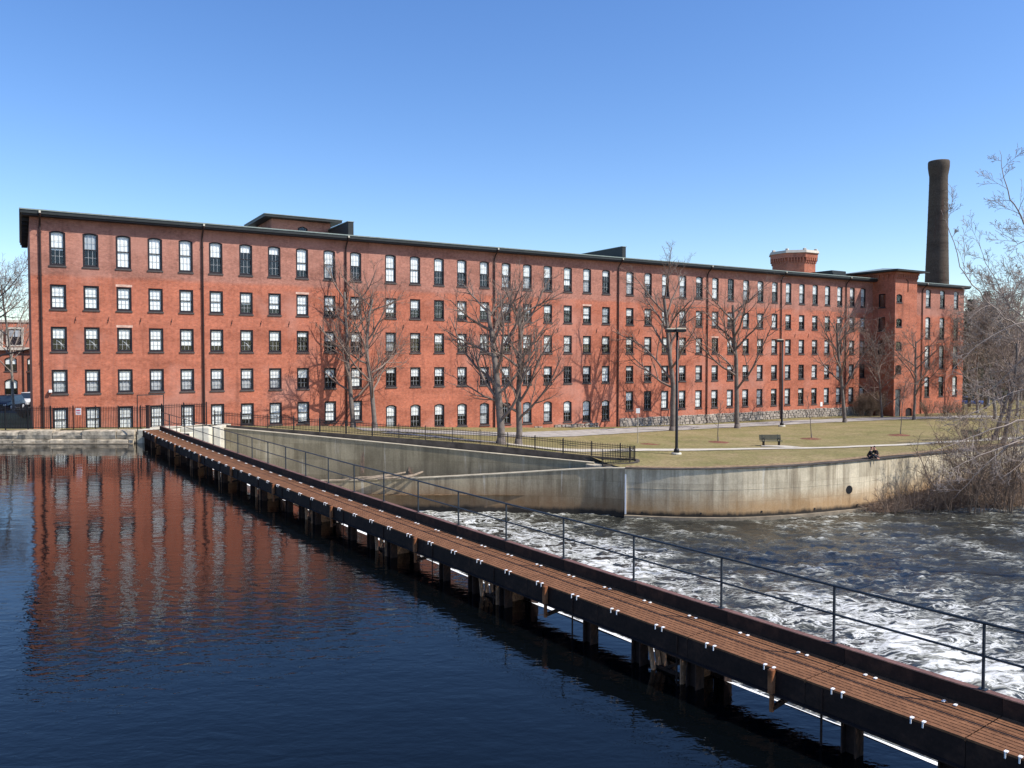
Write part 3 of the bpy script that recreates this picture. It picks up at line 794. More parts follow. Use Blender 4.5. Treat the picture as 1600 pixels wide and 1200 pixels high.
# river bank under the right part of the wall
bx = np.linspace(0, 1, 60); mb = MB(); bk = []
edge = [at_z(px, py, Z_LOW - 0.05) for px, py in ((1300, 806), (1340, 804), (1400, 800), (1480, 797), (1560, 795), (1640, 793), (1800, 800))]
ex = np.array([e[0] for e in edge]); ey = np.array([e[1] for e in edge])
rx = np.array([p[0] for p in RW]); ry = np.array([p[1] for p in RW])
for i in range(90):
    x = edge[0][0] + (edge[-1][0] - edge[0][0]) * i / 89
    y0_ = np.interp(x, ex, ey); y1_ = np.interp(x, rx, ry) + 0.2
    y1_ = max(y1_, y0_ + 0.3)
    for k in range(12):
        f_ = k / 11; y = y0_ + (y1_ - y0_) * f_
        z = Z_LOW - 0.15 + (1.0 * min(1, (y1_ - y0_) / 6)) * f_ ** 0.8 + 0.18 * float(fbm(np.array([x * 0.9]), np.array([y * 0.9]), 3, 4)[0]) * f_
        bk.append((x, y, z))
mb.add(bk, [(i * 12 + k, (i + 1) * 12 + k, (i + 1) * 12 + k + 1, i * 12 + k + 1) for i in range(89) for k in range(11)])
tag(mb.build("riverbank", M['litter'], smooth=True), kind='structure')

# ------------------------------------------------------------------ MILL BUILDING
BZ = gz(C_F[0], C_F[1])
mill = empty("mill_building", (C_F[0], C_F[1], 0.0), B_ROT, label="long five storey red brick mill with rows of dark framed windows", cat="building")
# local frame of the mill: x along facade, y into the building, z = world z
def wall_open(m_, s0, s1, z0, z1, ops, y=0.0, rev=0.22):
    """brick face in the plane y with openings (sc, w, zb, zt, arch rise) and reveals"""
    cols = {}
    for o in ops: cols.setdefault(round(o[0], 3), []).append(o)
    keys = sorted(cols); cur = s0
    q = lambda a, b, c, d: m_.add([(a, y, c), (b, y, c), (b, y, d), (a, y, d)], [(0, 1, 2, 3)])
    for k in keys:
        wmax = max(o[1] for o in cols[k]); a = k - wmax / 2; b = k + wmax / 2
        q(cur, a, z0, z1); cur = b; zc = z0
        for sc, w, zb, zt, ar in sorted(cols[k], key=lambda o: o[2]):
            q(a, b, zc, zb); l, r = sc - w / 2, sc + w / 2
            if w < wmax - 1e-6: q(a, l, zb, zt); q(r, b, zb, zt)
            zs = zt - ar
            m_.add([(l, y, zb), (l, y + rev, zb), (l, y + rev, zs), (l, y, zs)], [(0, 1, 2, 3)])
            m_.add([(r, y, zb), (r, y, zs), (r, y + rev, zs), (r, y + rev, zb)], [(0, 1, 2, 3)])
            m_.add([(l, y, zb), (r, y, zb), (r, y + rev, zb), (l, y + rev, zb)], [(0, 1, 2, 3)])
            K = 6 if ar > 0 else 1
            arc = [(l + w * i / K, zs + ar * (1 - (2 * i / K - 1) ** 2)) for i in range(K + 1)]
            for (xa, za), (xb_, zb_) in zip(arc[:-1], arc[1:]):
                if ar > 0: m_.add([(xa, y, za), (xb_, y, zb_), (xb_, y, zt), (xa, y, zt)], [(0, 1, 2, 3)])
                m_.add([(xa, y, za), (xa, y + rev, za), (xb_, y + rev, zb_), (xb_, y, zb_)], [(0, 1, 2, 3)])
            zc = zt
        q(a, b, zc, z1)
    q(cur, s1, z0, z1)

def arc_pts(w, h, ar, inset, K=8):
    """closed outline of the opening, inset, as (x,z) from bottom left"""
    l = -w / 2 + inset; r = w / 2 - inset; zs = h - ar - inset * (1 if ar == 0 else 0.9)
    p = [(l, inset), (r, inset), (r, zs)]
    if ar > 0: p += [(r + (l - r) * i / K, zs + (ar) * (1 - (2 * i / K - 1) ** 2)) for i in range(1, K)]
    p += [(l, zs)]
    return p
def window_kit(w, h, ar, cols=3, rows=2, fr=0.11, key=""):
    kit = {}
    m_ = MB(); o = arc_pts(w, h, ar, 0.0); i = arc_pts(w, h, ar, fr); n = len(o)
    y0, y1 = 0.06, 0.20
    V = [(x, y0, z) for x, z in o] + [(x, y0, z) for x, z in i] + [(x, y1, z) for x, z in i]
    m_.add(V, [(k, (k + 1) % n, n + (k + 1) % n, n + k) for k in range(n)] + [(n + k, n + (k + 1) % n, 2 * n + (k + 1) % n, 2 * n + k) for k in range(n)])
    m_.cur = 1; m_.box(-w / 2 - 0.06, w / 2 + 0.06, -0.07, 0.2, -0.13, -0.005)
    kit['frame'] = m_.mesh("window" + key, [M['trim'], M['sill']])
    wi = w - 2 * fr; zb = fr; zt = h - fr; zm = zb + (zt - zb) * 0.5
    def sash(z0, z1, y, arch):
        m_ = MB(); t = 0.05
        m_.box(-wi / 2, -wi / 2 + t, y, y + 0.04, z0, z1 - arch); m_.box(wi / 2 - t, wi / 2, y, y + 0.04, z0, z1 - arch)
        m_.box(-wi / 2 + t, wi / 2 - t, y, y + 0.04, z0, z0 + t + 0.015)
        if arch == 0: m_.box(-wi / 2 + t, wi / 2 - t, y, y + 0.04, z1 - t, z1)
        m_.cur = 1
        for c in range(1, cols): x = -wi / 2 + wi * c / cols; m_.box(x - 0.011, x + 0.011, y + 0.008, y + 0.032, z0 + t + 0.015, z1 - t)
        for r_ in range(1, rows): z = z0 + (z1 - z0) * r_ / rows; m_.box(-wi / 2 + t, wi / 2 - t, y + 0.010, y + 0.030, z - 0.011, z + 0.011)
        return m_.mesh("sash" + key, [M['sash'], M['muntin']])
    kit['upper'] = sash(zm, zt, 0.10, ar); kit['lower'] = sash(zb, zm + 0.05, 0.145, 0)
    def pane(z0, z1, y):
        m_ = MB(); m_.add([(-wi / 2, y, z0), (wi / 2, y, z0), (wi / 2, y, z1), (-wi / 2, y, z1)], [(0, 1, 2, 3)]); return m_.mesh("pane" + key, M['glass'], fix=False)
    kit['pu'] = pane(zm, zt, 0.121); kit['pl'] = pane(zb, zm + 0.03, 0.166)
    kit['blind'] = {}
    for fr_ in (0.25, 0.5, 0.56, 0.75, 1.0):
        for mn in ('blind', 'blind_dim'):
            m_ = MB(); zl = zt - (zt - zb) * fr_; K = 6
            for c in range(K):                       # gently uneven cloth
                xa, xb_ = -wi / 2 + wi * c / K, -wi / 2 + wi * (c + 1) / K; ya = 0.205 + 0.006 * (c % 2)
                m_.add([(xa, ya, zl), (xb_, 0.205 + 0.006 * ((c + 1) % 2), zl), (xb_, 0.205 + 0.006 * ((c + 1) % 2), zt), (xa, ya, zt)], [(0, 1, 2, 3)])
            kit['blind'][(fr_, mn)] = m_.mesh("blind" + key, M[mn], fix=False)
    m_ = MB(); K = 14                                # gathered curtain over the lower half
    for c in range(K):
        xa, xb_ = -wi / 2 + wi * c / K, -wi / 2 + wi * (c + 1) / K; A = lambda q: 0.235 + 0.02 * (q % 2)
        m_.add([(xa, A(c), zb), (xb_, A(c + 1), zb), (xb_, A(c + 1), zm + 0.1), (xa, A(c), zm + 0.1)], [(0, 1, 2, 3)])
    kit['curtain'] = m_.mesh("curtain" + key, M['curtain'], fix=False)
    m_ = MB()                                        # curtain tied back to the right
    for c in range(6):
        t0, t1 = c / 6, (c + 1) / 6
        f_ = lambda t: (-wi * 0.2 + wi * 0.62 * t ** 0.7, zm - (zm - zb) * (0.1 + 0.75 * t))
        (xa, za), (xb_, zb_) = f_(t0), f_(t1)
        m_.add([(xa, 0.24, za - 0.03), (xb_, 0.25, zb_ - 0.03), (xb_, 0.25, zb_ + 0.05 + 0.12 * t1), (xa, 0.24, za + 0.05 + 0.12 * t0)], [(0, 1, 2, 3)])
    kit['tied'] = m_.mesh("curtain" + key, M['curtain'], fix=False)
    return kit
def place_window(kit, parent, s, zb, style, y=0.0):
    fo = put("window", kit['frame'], parent, (s, y, zb))
    put("sash", kit['upper'], fo); put("sash", kit['lower'], fo); put("pane", kit['pu'], fo); put("pane", kit['pl'], fo)
    b, mn, cu = style
    if b > 0: put("blind", kit['blind'][(b, mn)], fo)
    if cu: put("curtain", kit[cu], fo)
    return fo

COLS_PX = [92.7, 144.3, 195.3, 244.5, 292.3, 339, 385.7, 430, 473.3, 515.7, 556.7, 611, 649, 686.3, 722, 757, 791, 823.9, 856, 887, 917, 946.6,
           983.8, 1012.2, 1039.2, 1066.3, 1092, 1117, 1141, 1165, 1187.3, 1209.7, 1231, 1252, 1272.6, 1292, 1311, 1330.4, 1347.5]
SC = [fac(x, 560)[0] for x in COLS_PX]
W0 = 1.14
kits = {}
def kit(w, h, ar, cols=3, rows=2):
    k = (round(w, 2), round(h, 2), ar, cols, rows)
    if k not in kits: kits[k] = window_kit(*k, key="")
    return kits[k]
WH, FULL, DIM = 'blind', 1.0, 'blind_dim'
R1 = [(.56, WH, None), (.5, DIM, None), (1, WH, None), (1, WH, None), (1, WH, None), (.5, WH, None), (.25, WH, None), (.25, WH, None), (.75, WH, None), (.56, WH, 'curtain'), (.5, WH, None)]  # second style: grey blind paints the blue-grey reflection in the upper glass
R2 = [(1, WH, None)] * 6 + [(.56, WH, None), (.75, WH, None), (1, WH, None), (.75, WH, None), (1, WH, 'curtain')]
R3 = [(.5, WH, 'tied')] * 3 + [(1, WH, None), (.75, WH, None), (.75, WH, None), (.5, WH, 'tied'), (.5, WH, None), (.25, WH, None), (.5, WH, None), (.5, WH, None)]
R4 = [(.5, WH, 'curtain')] * 6 + [(.5, WH, 'curtain'), (.5, WH, 'curtain'), (.5, WH, None), (.5, WH, None), (1, WH, None)]
R5 = [(1, WH, None)] * 6 + [(.75, WH, None), (1, WH, None), (1, WH, 'curtain'), (1, WH, None), (.75, WH, 'curtain')]
def rstyle(row):
    q = rnd.random()
    if q < 0.42: return (0.5, WH, None if rnd.random() < 0.6 else 'curtain')
    if q < 0.62: return (0.56, WH, None)
    if q < 0.72: return (0.25, WH, None)
    if q < 0.80: return (1.0, WH, None)
    if q < 0.88: return (0.75, WH, None)
    if q < 0.94: return (0.5, DIM, 'curtain')
    return (0.0, WH, None)
ops = []; wins = []
for i, s in enumerate(SC):
    zr = [(7.38, 10.14, 0.11), (3.89, 5.86, 0), (0.49, 2.48, 0), (-2.92, -0.98, 0)]
    if i <= 10: t = i / 10; z5 = (-5.75 - 0.65 * t, -4.05 - 0.12 * t, 0)
    elif i <= 21: t = (i - 11) / 10; z5 = (-7.00 - 0.45 * t, -4.70 - 0.25 * t, 0.18)
    else: t = (i - 22) / 16; z5 = (-6.20 - 0.5 * t, -4.02 - 0.32 * t, 0)
    zr.append(z5)
    for r_, (zb, zt, ar) in enumerate(zr):
        zb += H; zt += H
        ops.append((s, W0, zb, zt, ar))
        st = [R1, R2, R3, R4, R5][r_][i] if i <= 10 else rstyle(r_)
        wins.append((kit(W0, zt - zb if r_ < 4 else (2.0 if i <= 10 else (2.35 if i <= 21 else 2.25)), ar), s, zb, st, zt))
# make ground floor openings match their kits
ops2 = []
for (s, w, zb, zt, ar), wv in zip(ops, wins):
    h_ = [k for k, v in kits.items() if v is wv[0]][0][1]; ops2.append((s, w, zt - h_, zt, ar))
wins = [(k, s, o[2], st) for (k, s, zb, st, zt), o in zip(wins, ops2)]
# right hand block beyond the tower
RB = []
for px in (1449, 1471, 1492.5):
    s = fac(px, 560)[0]
    for (zb, zt) in ((7.9, 10.7), (2.98, 6.36), (-1.75, 1.9), (-6.2, -3.0)):
        k = kit(1.3, round(zt - zb, 2), 0.15, 3, 3); RB.append((k, s, zb + H, rstyle(0))); ops2.append((s, 1.3, zb + H, zb + H + round(zt - zb, 2), 0.15))
S_END = 131.1; ZE = H + 11.15
mb = MB(); wall_open(mb, 0, S_END, -4.5, ZE, ops2)
DEP = 20.0
mb.add([(0, 0, -4.5), (0, 0, ZE), (0, DEP, ZE), (0, DEP, -4.5)], [(0, 1, 2, 3)])
mb.add([(S_END, 0, -4.5), (S_END, DEP, -4.5), (S_END, DEP, ZE), (S_END, 0, ZE)], [(0, 1, 2, 3)])
mb.add([(0, DEP, -4.5), (0, DEP, ZE), (S_END, DEP, ZE), (S_END, DEP, -4.5)], [(0, 1, 2, 3)])
mb.build("wall", M['brick'], mill, fix=False)
mb = MB(); mb.box(0.3, S_END - 0.3, 1.4, 1.5, -4.4, ZE - 0.1); mb.build("inner_wall", M['room'], mill)
for k, s, zb, st in wins + RB: place_window(k, mill, s, zb, st)
# roof slab, fascia, soffit
OV = 0.85; Z0 = ZE; Z1 = H + 11.62
mb = MB(); mb.box(-0.62, S_END + 0.5, -OV, DEP + 0.8, Z0 + 0.12, Z1 - 0.10); mb.build("fascia", M['fascia'], mill)
mb = MB(); mb.box(-0.50, S_END + 0.4, -OV + 0.12, DEP + 0.6, Z0 - 0.02, Z0 + 0.115); mb.build("soffit", M['soffit'], mill)
mb = MB(); mb.add([(-0.68, -OV - 0.05, Z1 - 0.098), (S_END + 0.55, -OV - 0.05, Z1 - 0.098), (S_END + 0.55, DEP + 0.85, Z1 - 0.098), (-0.68, DEP + 0.85, Z1 - 0.098),
                   (-0.68, -OV - 0.05, Z1), (S_END + 0.55, -OV - 0.05, Z1), (S_END + 0.55, DEP + 0.85, Z1), (-0.68, DEP + 0.85, Z1), (6, DEP / 2, Z1 + 0.8), (S_END - 5, DEP / 2, Z1 + 0.8)],
        [(0, 1, 5, 4), (1, 2, 6, 5), (2, 3, 7, 6), (3, 0, 4, 7), (4, 5, 9, 8), (5, 6, 9), (6, 7, 8, 9), (7, 4, 8)])
mb.build("roof", M['roof_edge'], mill)
br_me = MB(); br_me.box(-0.5, 0.0, -0.06, 0.06, Z0 - 0.32, Z0 - 0.03); br_me = br_me.mesh("eave_bracket", M['soffit'])
for k in range(9): put("eave_bracket", br_me, mill, (-0.02, 0.6 + k * 2.3, 0))
# downpipes with leader heads
strap_me = MB(); strap_me.box(-0.11, 0.11, -0.20, 0.0, 0, 0.05); strap_me = strap_me.mesh("pipe_strap", M['pipe'])
for px in (66, 318, 541, 772, 965, 1104, 1219, 1320, 1439):
    s = fac(px, 560)[0]; zb = gz(*bpt(s, 0.3, 0)[:2])
    m_ = MB(); m_.tube([(0, -0.12, zb - 0.3), (0, -0.12, Z0 - 0.7), (0, -0.3, Z0 - 0.35), (0, -OV - 0.06, Z0 + 0.1), (0, -OV - 0.08, Z0 + 0.3)], [0.075] * 5, 8)
    dp = m_.build("downpipe", M['pipe'], mill, loc=(s, 0, 0))
    m_ = MB(); m_.box(-0.07, 0.07, -OV - 0.16, -OV - 0.02, Z0 + 0.18, Z1 - 0.12); m_.build("outlet", M['conc_pale'], dp)
    for zc in np.arange(zb + 2, Z0 - 1, 3.4): put("pipe_strap", strap_me, dp, (0, 0, zc))
# fire walls standing above the roof
for px, ytop in ((544, 346), (969, 382)):
    s = fac(px, 360)[0]; zt = H + 12.85
    m_ = MB(); m_.cbox(s - 0.28, s + 0.28, -OV + 0.1, 8.2, Z1 - 0.3, zt, 0.03); m_.build("fire_wall", M['fascia'], mill)
    m_ = MB(); m_.box(s - 0.33, s + 0.33, -OV + 0.04, 8.3, zt + 0.002, zt + 0.07); m_.build("fire_wall_cap", M['roof_edge'], mill)
# roof monitor
def fo(px, py, off): return fac(px, py, off)
sL = fac(413, 331, -4.2)[0]; sR = fac(534, 341, -4.2)[0]; zM = H + 13.75
m_ = MB(); wall_open(m_, sL + 0.9, sR - 0.9, Z1 - 0.2, zM - 0.25, [((sL + sR) / 2 + 0.1, 1.0, Z1 + 0.1, Z1 + 1.35, 0.2)], y=5.0)
m_.add([(sL + 0.9, 5, Z1 - 0.2), (sL + 0.9, 5, zM - .25), (sL + 0.9, 11.4, zM - .25), (sL + 0.9, 11.4, Z1 - 0.2)], [(0, 1, 2, 3)])
m_.add([(sR - 0.9, 5, Z1 - 0.2), (sR - 0.9, 11.4, Z1 - 0.2), (sR - 0.9, 11.4, zM - .25), (sR - 0.9, 5, zM - .25)], [(0, 1, 2, 3)])
m_.add([(sL + 0.9, 11.4, Z1 - 0.2), (sL + 0.9, 11.4, zM - .25), (sR - 0.9, 11.4, zM - .25), (sR - 0.9, 11.4, Z1 - 0.2)], [(0, 1, 2, 3)])
mon = m_.build("roof_monitor", M['brick'], mill, fix=False)
m_ = MB(); m_.box(sL, sR, 4.1, 12.3, zM - 0.22, zM); m_.build("monitor_eave", M['fascia'], mon)
m_ = MB(); m_.box(sL - 0.05, sR + 0.05, 4.05, 12.35, zM + 0.003, zM + 0.07); m_.build("monitor_roof", M['roof_edge'], mon)
put("monitor_window", kit(1.0, 1.25, 0.2)['frame'], mon, ((sL + sR) / 2 + 0.1, 5.0, Z1 + 0.1))
put("pane", kit(1.0, 1.25, 0.2)['pu'], mon, ((sL + sR) / 2 + 0.1, 5.0, Z1 + 0.1)); put("pane", kit(1.0, 1.25, 0.2)['pl'], mon, ((sL + sR) / 2 + 0.1, 5.0, Z1 + 0.1))
# roof plant near the tower
s = fac(1302, 430, -2.0)[0]; m_ = MB(); m_.cbox(s, s + 3.2, 2.2, 6.0, Z1 - 0.1, H + 12.75, 0.05); m_.box(s + 0.1, s + 3.1, 2.1, 2.19, Z1 + 0.15, H + 12.4)
m_.build("roof_unit", M['fascia'], mill)
# rubble foundation
def rubble(m_, s0, s1, z0, ztop, y):
    z = z0; row = 0
    while z < ztop:
        hgt = rnd.uniform(0.24, 0.42); s = s0 - rnd.uniform(0, 0.4)
        while s < s1:
            w = rnd.uniform(0.3, 0.95); z2 = min(z + hgt * rnd.uniform(0.85, 1.1), ztop + rnd.uniform(-.05, .05)); d = rnd.uniform(0.05, 0.13)
            a, b = max(s, s0), min(s + w - 0.03, s1)
            if b - a > 0.12:
                j = lambda: rnd.uniform(-0.05, 0.05); i_ = 0.045; zz = z + rnd.uniform(-0.05, 0.05)
                o = [(a + j(), zz), (b + j(), zz + j()), (b + j(), z2 + j()), (a + j(), z2 + j())]; cx = sum(p[0] for p in o) / 4; cz = sum(p[1] for p in o) / 4
                m_.add([(p[0], y + 0.02, p[1]) for p in o] + [(p[0] + (cx - p[0]) * 0.22, y - d + j() * 0.3, p[1] + (cz - p[1]) * 0.22) for p in o],
                       [(4, 5, 6, 7), (0, 1, 5, 4), (1, 2, 6, 5), (2, 3, 7, 6), (3, 0, 4, 7)])
            s += w
        z += hgt
sF0 = fac(968, 660)[0]; sF1 = fac(1362, 650)[0]
m_ = MB(); rubble(m_, sF0, fac(980, 660)[0], -2.4, H - 7.15, -0.05); rubble(m_, fac(992, 660)[0], sF1, -2.6, H - 7.2, -0.05)
for a, b, zt in ((835, 848, -7.6), (866, 935, -7.55)): rubble(m_, fac(a, 660)[0], fac(b, 660)[0], -2.4, H + zt, -0.03)
tag(m_.build("rubble_stones", M['rubble'], mill), kind='stuff')
m_ = MB(); m_.box(sF0, sF1, -0.045, 0.0, -3.0, H - 7.22); m_.build("foundation", plain("foundation_mortar", (0.30, 0.26, 0.22), 0.95, 0.3, 2), mill)
# white notice on the facade
s, z = fac(1283, 631.5); m_ = MB(); m_.box(s - 0.22, s + 0.22, -0.05, -0.005, z - 0.3, z + 0.3); m_.build("notice", M['white'], mill)
s, z = fac(78, 611); m_ = MB(); m_.cbox(s - 0.1, s + 0.14, -0.35, -0.02, z - 0.1, z + 0.1, 0.03); m_.build("camera_housing", M['white'], mill)
# iron tie anchors between the second and third window rows, pale patched lintels
am = MB(); am.bar((0.06, -0.03, 0.26), (-0.06, -0.03, -0.26), 0.035); am.box(-0.05, 0.05, -0.028, 0.0, -0.05, 0.05); am = am.mesh("tie_anchor", M['pipe'])
for i in range(len(SC) - 1):
    if i % 5 != 4: put("tie_anchor", am, mill, ((SC[i] + SC[i + 1]) / 2, 0, H + 3.05 + rnd.uniform(-0.04, 0.04)))
lm = MB(); lm.box(-0.62, 0.62, -0.006, 0.0, 0.02, 0.22); lm = lm.mesh("lintel", plain("patched_lintel", (0.50, 0.33, 0.26), 0.9, 0.4, 5.0))
for i, z in ((2, 5.86), (2, 2.48), (8, 5.86), (20, 5.86), (27, 2.48)): put("lintel", lm, mill, (SC[i], 0, H + z))
# stair tower
TS0 = 107.1; TW = 5.27; TP = 3.6; ZT = H + 12.4
def tw_px(px, py):
    s, z = fac(px, py, TP); return s, z
tops = []
for ya, yb in ((460, 472.5), (498, 510.5), (534, 546.5), (571, 583)):
    s, zt = tw_px(1405.5, ya); _, zb = tw_px(1405.5, yb); tops.append((s, 1.35, zb, zb + 1.2, 0.2))
sd, zt_ = tw_px(1404.5, 608); _, zb_ = tw_px(1404.5, 652); slot = (tops[0][0], 1.25, zb_, zt_, 0.0)
s2, zt2 = tw_px(1420, 637); door = (s2, 1.6, zb_ - 0.02, zt2, 0.3)
m_ = MB(); wall_open(m_, TS0, TS0 + TW, -4.5, ZT, [(slot[0],) + t[1:] for t in tops] + [slot, door], y=-TP)
sd_m = MB(); wall_open(sd_m, 0, TP, -4.5, ZT, [(TP - 1.5, 1.1, zb, zb + 2.0, 0) for zb in (H + 7.3, H + 3.9, H + 0.5)])
sd_m.v = [(TS0 + y, -TP + x, z) for x, y, z in sd_m.v]; m_.add(sd_m.v, sd_m.f)
m_.add([(TS0 + 0.8, -TP + 1.0, -4.4), (TS0 + 0.8, 0, -4.4), (TS0 + 0.8, 0, ZT - 0.3), (TS0 + 0.8, -TP + 1.0, ZT - 0.3)], [(0, 1, 2, 3)])
m_.add([(TS0 + TW, -TP, -4.5), (TS0 + TW, 0, -4.5), (TS0 + TW, 0, ZT), (TS0 + TW, -TP, ZT)], [(0, 1, 2, 3)])
m_.add([(TS0, 4.4, Z1 - 0.5), (TS0, 4.4, ZT), (TS0, 0.0, ZT), (TS0, 0.0, Z1 - 0.5)], [(0, 3, 2, 1)])
m_.add([(TS0 + TW, 4.4, Z1 - 0.5), (TS0 + TW, 4.4, ZT), (TS0 + TW, 0.0, ZT), (TS0 + TW, 0.0, Z1 - 0.5)], [(0, 1, 2, 3)])
tower = m_.build("stair_tower", M['brick_tower'], mill, fix=False)
m_ = MB(); m_.box(TS0 + 0.1, TS0 + TW - 0.1, -TP + 0.9, -TP + 1.0, -4.4, ZT - 0.2); m_.build("inner_wall", M['room'], tower)
for t in tops:
    k = kit(1.35, 1.2, 0.2, 2, 1); o = put("tower_window", k['frame'], tower, (slot[0], -TP, t[2]))
    put("pane", k['pu'], tower, (slot[0], -TP, t[2])); put("pane", k['pl'], tower, (slot[0], -TP, t[2]))
m_ = MB(); m_.box(slot[0] - 0.6, slot[0] + 0.6, -TP + 0.12, -TP + 0.18, zb_ + 0.02, zt_ - 0.02); m_.build("tall_shutter", plain("grey_shutter", (0.09, 0.10, 0.10), 0.6), tower)
m_ = MB()
ap = arc_pts(1.6, zt2 - zb_ + 0.02, 0.3, 0.0)
m_.loft([[(door[0] + x, -TP + 0.15, zb_ - 0.02 + z) for x, z in ap], [(door[0] + x, -TP + 0.2, zb_ - 0.02 + z) for x, z in ap]]); m_.build("door", M['trim'], tower)
m_ = MB(); m_.tube([(TS0 + 3.0, -TP - 0.03, H + 9.6), (TS0 + 3.0, -TP - 0.03, H + 11.0), (TS0 + 2.85, -TP - 0.03, H + 11.25), (TS0 + 2.5, -TP - 0.03, H + 11.3)], [0.07] * 4, 6); m_.build("conduit", M['pipe'], tower)
# stepped corbel table
cor = MB(); cor.box(TS0 - 0.22, TS0 + TW + 0.22, -TP - 0.22, 4.5, ZT - 0.35, ZT - 0.02); cor.build("corbel_band", M['brick_tower'], tower)
cm = MB(); cm.box(-0.11, 0.11, -0.20, 0.0, -0.85, -0.36); cm.box(-0.11, 0.11, -0.10, 0.0, -1.05, -0.855); cm = cm.mesh("corbel", M['brick_tower'])
for k in range(13): put("corbel", cm, tower, (TS0 + 0.1 + k * (TW - 0.2) / 12, -TP, ZT))
for k in range(10):
    o = put("corbel", cm, tower, (TS0, -TP + 0.4 + k * 0.75, ZT)); o.rotation_euler = (0, 0, -math.pi / 2)
m_ = MB(); m_.box(TS0 - 1.25, TS0 + TW + 1.25, -TP - 1.15, 5.6, ZT, ZT + 0.22); m_.build("tower_eave", M['fascia'], tower)
m_ = MB(); E0 = (TS0 - 1.3, TS0 + TW + 1.3, -TP - 1.2, 5.65)
m_.add([(E0[0], E0[2], ZT + .223), (E0[1], E0[2], ZT + .223), (E0[1], E0[3], ZT + .223), (E0[0], E0[3], ZT + .223), (TS0 + TW / 2, 0.2, ZT + 0.95)], [(0, 1, 4), (1, 2, 4), (2, 3, 4), (3, 0, 4), (0, 3, 2, 1)])
m_.build("tower_roof", M['roof_edge'], tower)
# windows on the shaded side of the tower
for zb in (H + 7.3, H + 3.9, H + 0.5):
    k = kit(1.1, 2.0, 0); o = put("tower_window", k['frame'], tower, (TS0, -1.5, zb)); o.rotation_euler = (0, 0, -math.pi / 2)
    q = put("pane", k['pu'], tower, (TS0, -1.5, zb)); q.rotation_euler = (0, 0, -math.pi / 2); q = put("pane", k['pl'], tower, (TS0, -1.5, zb)); q.rotation_euler = (0, 0, -math.pi / 2)

# octagonal tower behind the roof line
def oct_tower():
    a = 2.5; R = a / 2 / math.sin(math.pi / 8); off = -9.0
    sc_ = fac(1240, 410, off)[0]; p = bpt(sc_, off, 0)
    r0 = empty("octagonal_tower", (p[0], p[1], 8.0), B_ROT, label="octagonal brick tower with a pale battlemented crown behind the mill roof", cat="tower")
    def ring(R_, z): return [(R_ * math.cos(math.pi / 8 + k * math.pi / 4), R_ * math.sin(math.pi / 8 + k * math.pi / 4), z) for k in range(8)]
    zt = fac(1256, 406, off)[1] - 8; zc = fac(1256, 400.5, off)[1] - 8; zcap = fac(1256, 396.5, off)[1] - 8
    m_ = MB(); m_.loft([ring(R, -8), ring(R, zt)]); m_.build("shaft", M['brick_tower'], r0)
    m_ = MB(); m_.loft([ring(R + 0.33, zt - 0.15), ring(R + 0.33, zc - .002)]); m_.build("cornice_band", M['brick_tower'], r0)
    m_ = MB(); m_.loft([ring(R + 0.55, zc), ring(R + 0.45, zcap)]); m_.build("cap", M['stone_trim'], r0)
    for f_ in range(8):
        th = f_ * math.pi / 4; ap_ = R * math.cos(math.pi / 8)
        for j in range(6):
            t = -a / 2 + a * (j + 0.5) / 6
            m_ = MB() if (f_ == 0 and j == 0) else None
            if m_: m_.box(-0.02, 0.3, -0.10, 0.10, -0.42, 0.0); m_.box(-0.02, 0.15, -0.10, 0.10, -0.75, -0.425); cme = m_.mesh("corbel", M['brick_tower'])
            o = put("corbel", cme, r0, (ap_ * math.cos(th) - t * math.sin(th), ap_ * math.sin(th) + t * math.cos(th), zt - 0.155)); o.rotation_euler = (0, 0, th)
        m_ = MB(); m_.cbox(-0.22, 0.22, -0.20, 0.20, 0.003, 0.30, 0.05)
        o = m_.build("merlon", M['stone_trim'], r0, loc=(R * math.cos(th + math.pi / 8), R * math.sin(th + math.pi / 8), zcap)); o.rotation_euler = (0, 0, th + math.pi / 8)
oct_tower()

# chimney
def chimney():
    Yc = 165.0; pt = at_y(1467, 252, Yc); pb = at_y(1468, 445, Yc); sc_ = Yc / F_PX
    r0 = empty("mill_chimney", (pt[0], Yc, -2.0), label="tall round brick smokestack with a flared top rising behind the mill", cat="chimney")
    zt = pt[2] + 2; zb = pb[2] + 2
    prof = [(17.6 * sc_, -1.0), (17.0 * sc_, zb), (14.6 * sc_, zb + (zt - zb) * 0.45), (13.0 * sc_, zt - 3.9), (13.1 * sc_, zt - 3.0), (14.4 * sc_, zt - 2.0), (15.2 * sc_, zt - 1.2), (15.3 * sc_, zt - 0.25), (14.6 * sc_, zt), (11 * sc_, zt - 0.05), (11 * sc_, zt - 1.5)]
    m_ = MB(); m_.lathe(prof, 40); m_.build("shaft", M['brick_dark'], r0, smooth=True)
    m_ = MB()
    for k in range(14):
        z = zb + (zt - 4 - zb) * (k + 0.5) / 14; r_ = np.interp(z, [p[1] for p in prof[:4]], [p[0] for p in prof[:4]])
        m_.lathe([(r_ + 0.015, z), (r_ + 0.035, z + 0.04), (r_ + 0.015, z + 0.1)], 40, cap=False)
    m_.build("iron_band", M['brick_dark'], r0, smooth=True)
chimney()

# ------------------------------------------------------------------ FOOTBRIDGE
brg = empty("footbridge", (*axis(0)[0], Z_DECK), label="long rusty steel footbridge with grating deck and one dark handrail crossing the dam", cat="footbridge")
BO = np.array([*axis(0)[0], Z_DECK])
def bput(name, me, s, off=0.0, dz=0.0):
    p = side(s, off); _, t = axis(s)
    return put(name, me, brg, (p[0] - BO[0], p[1] - BO[1], dz), math.atan2(t[1], t[0]))
PANEL = 2.62
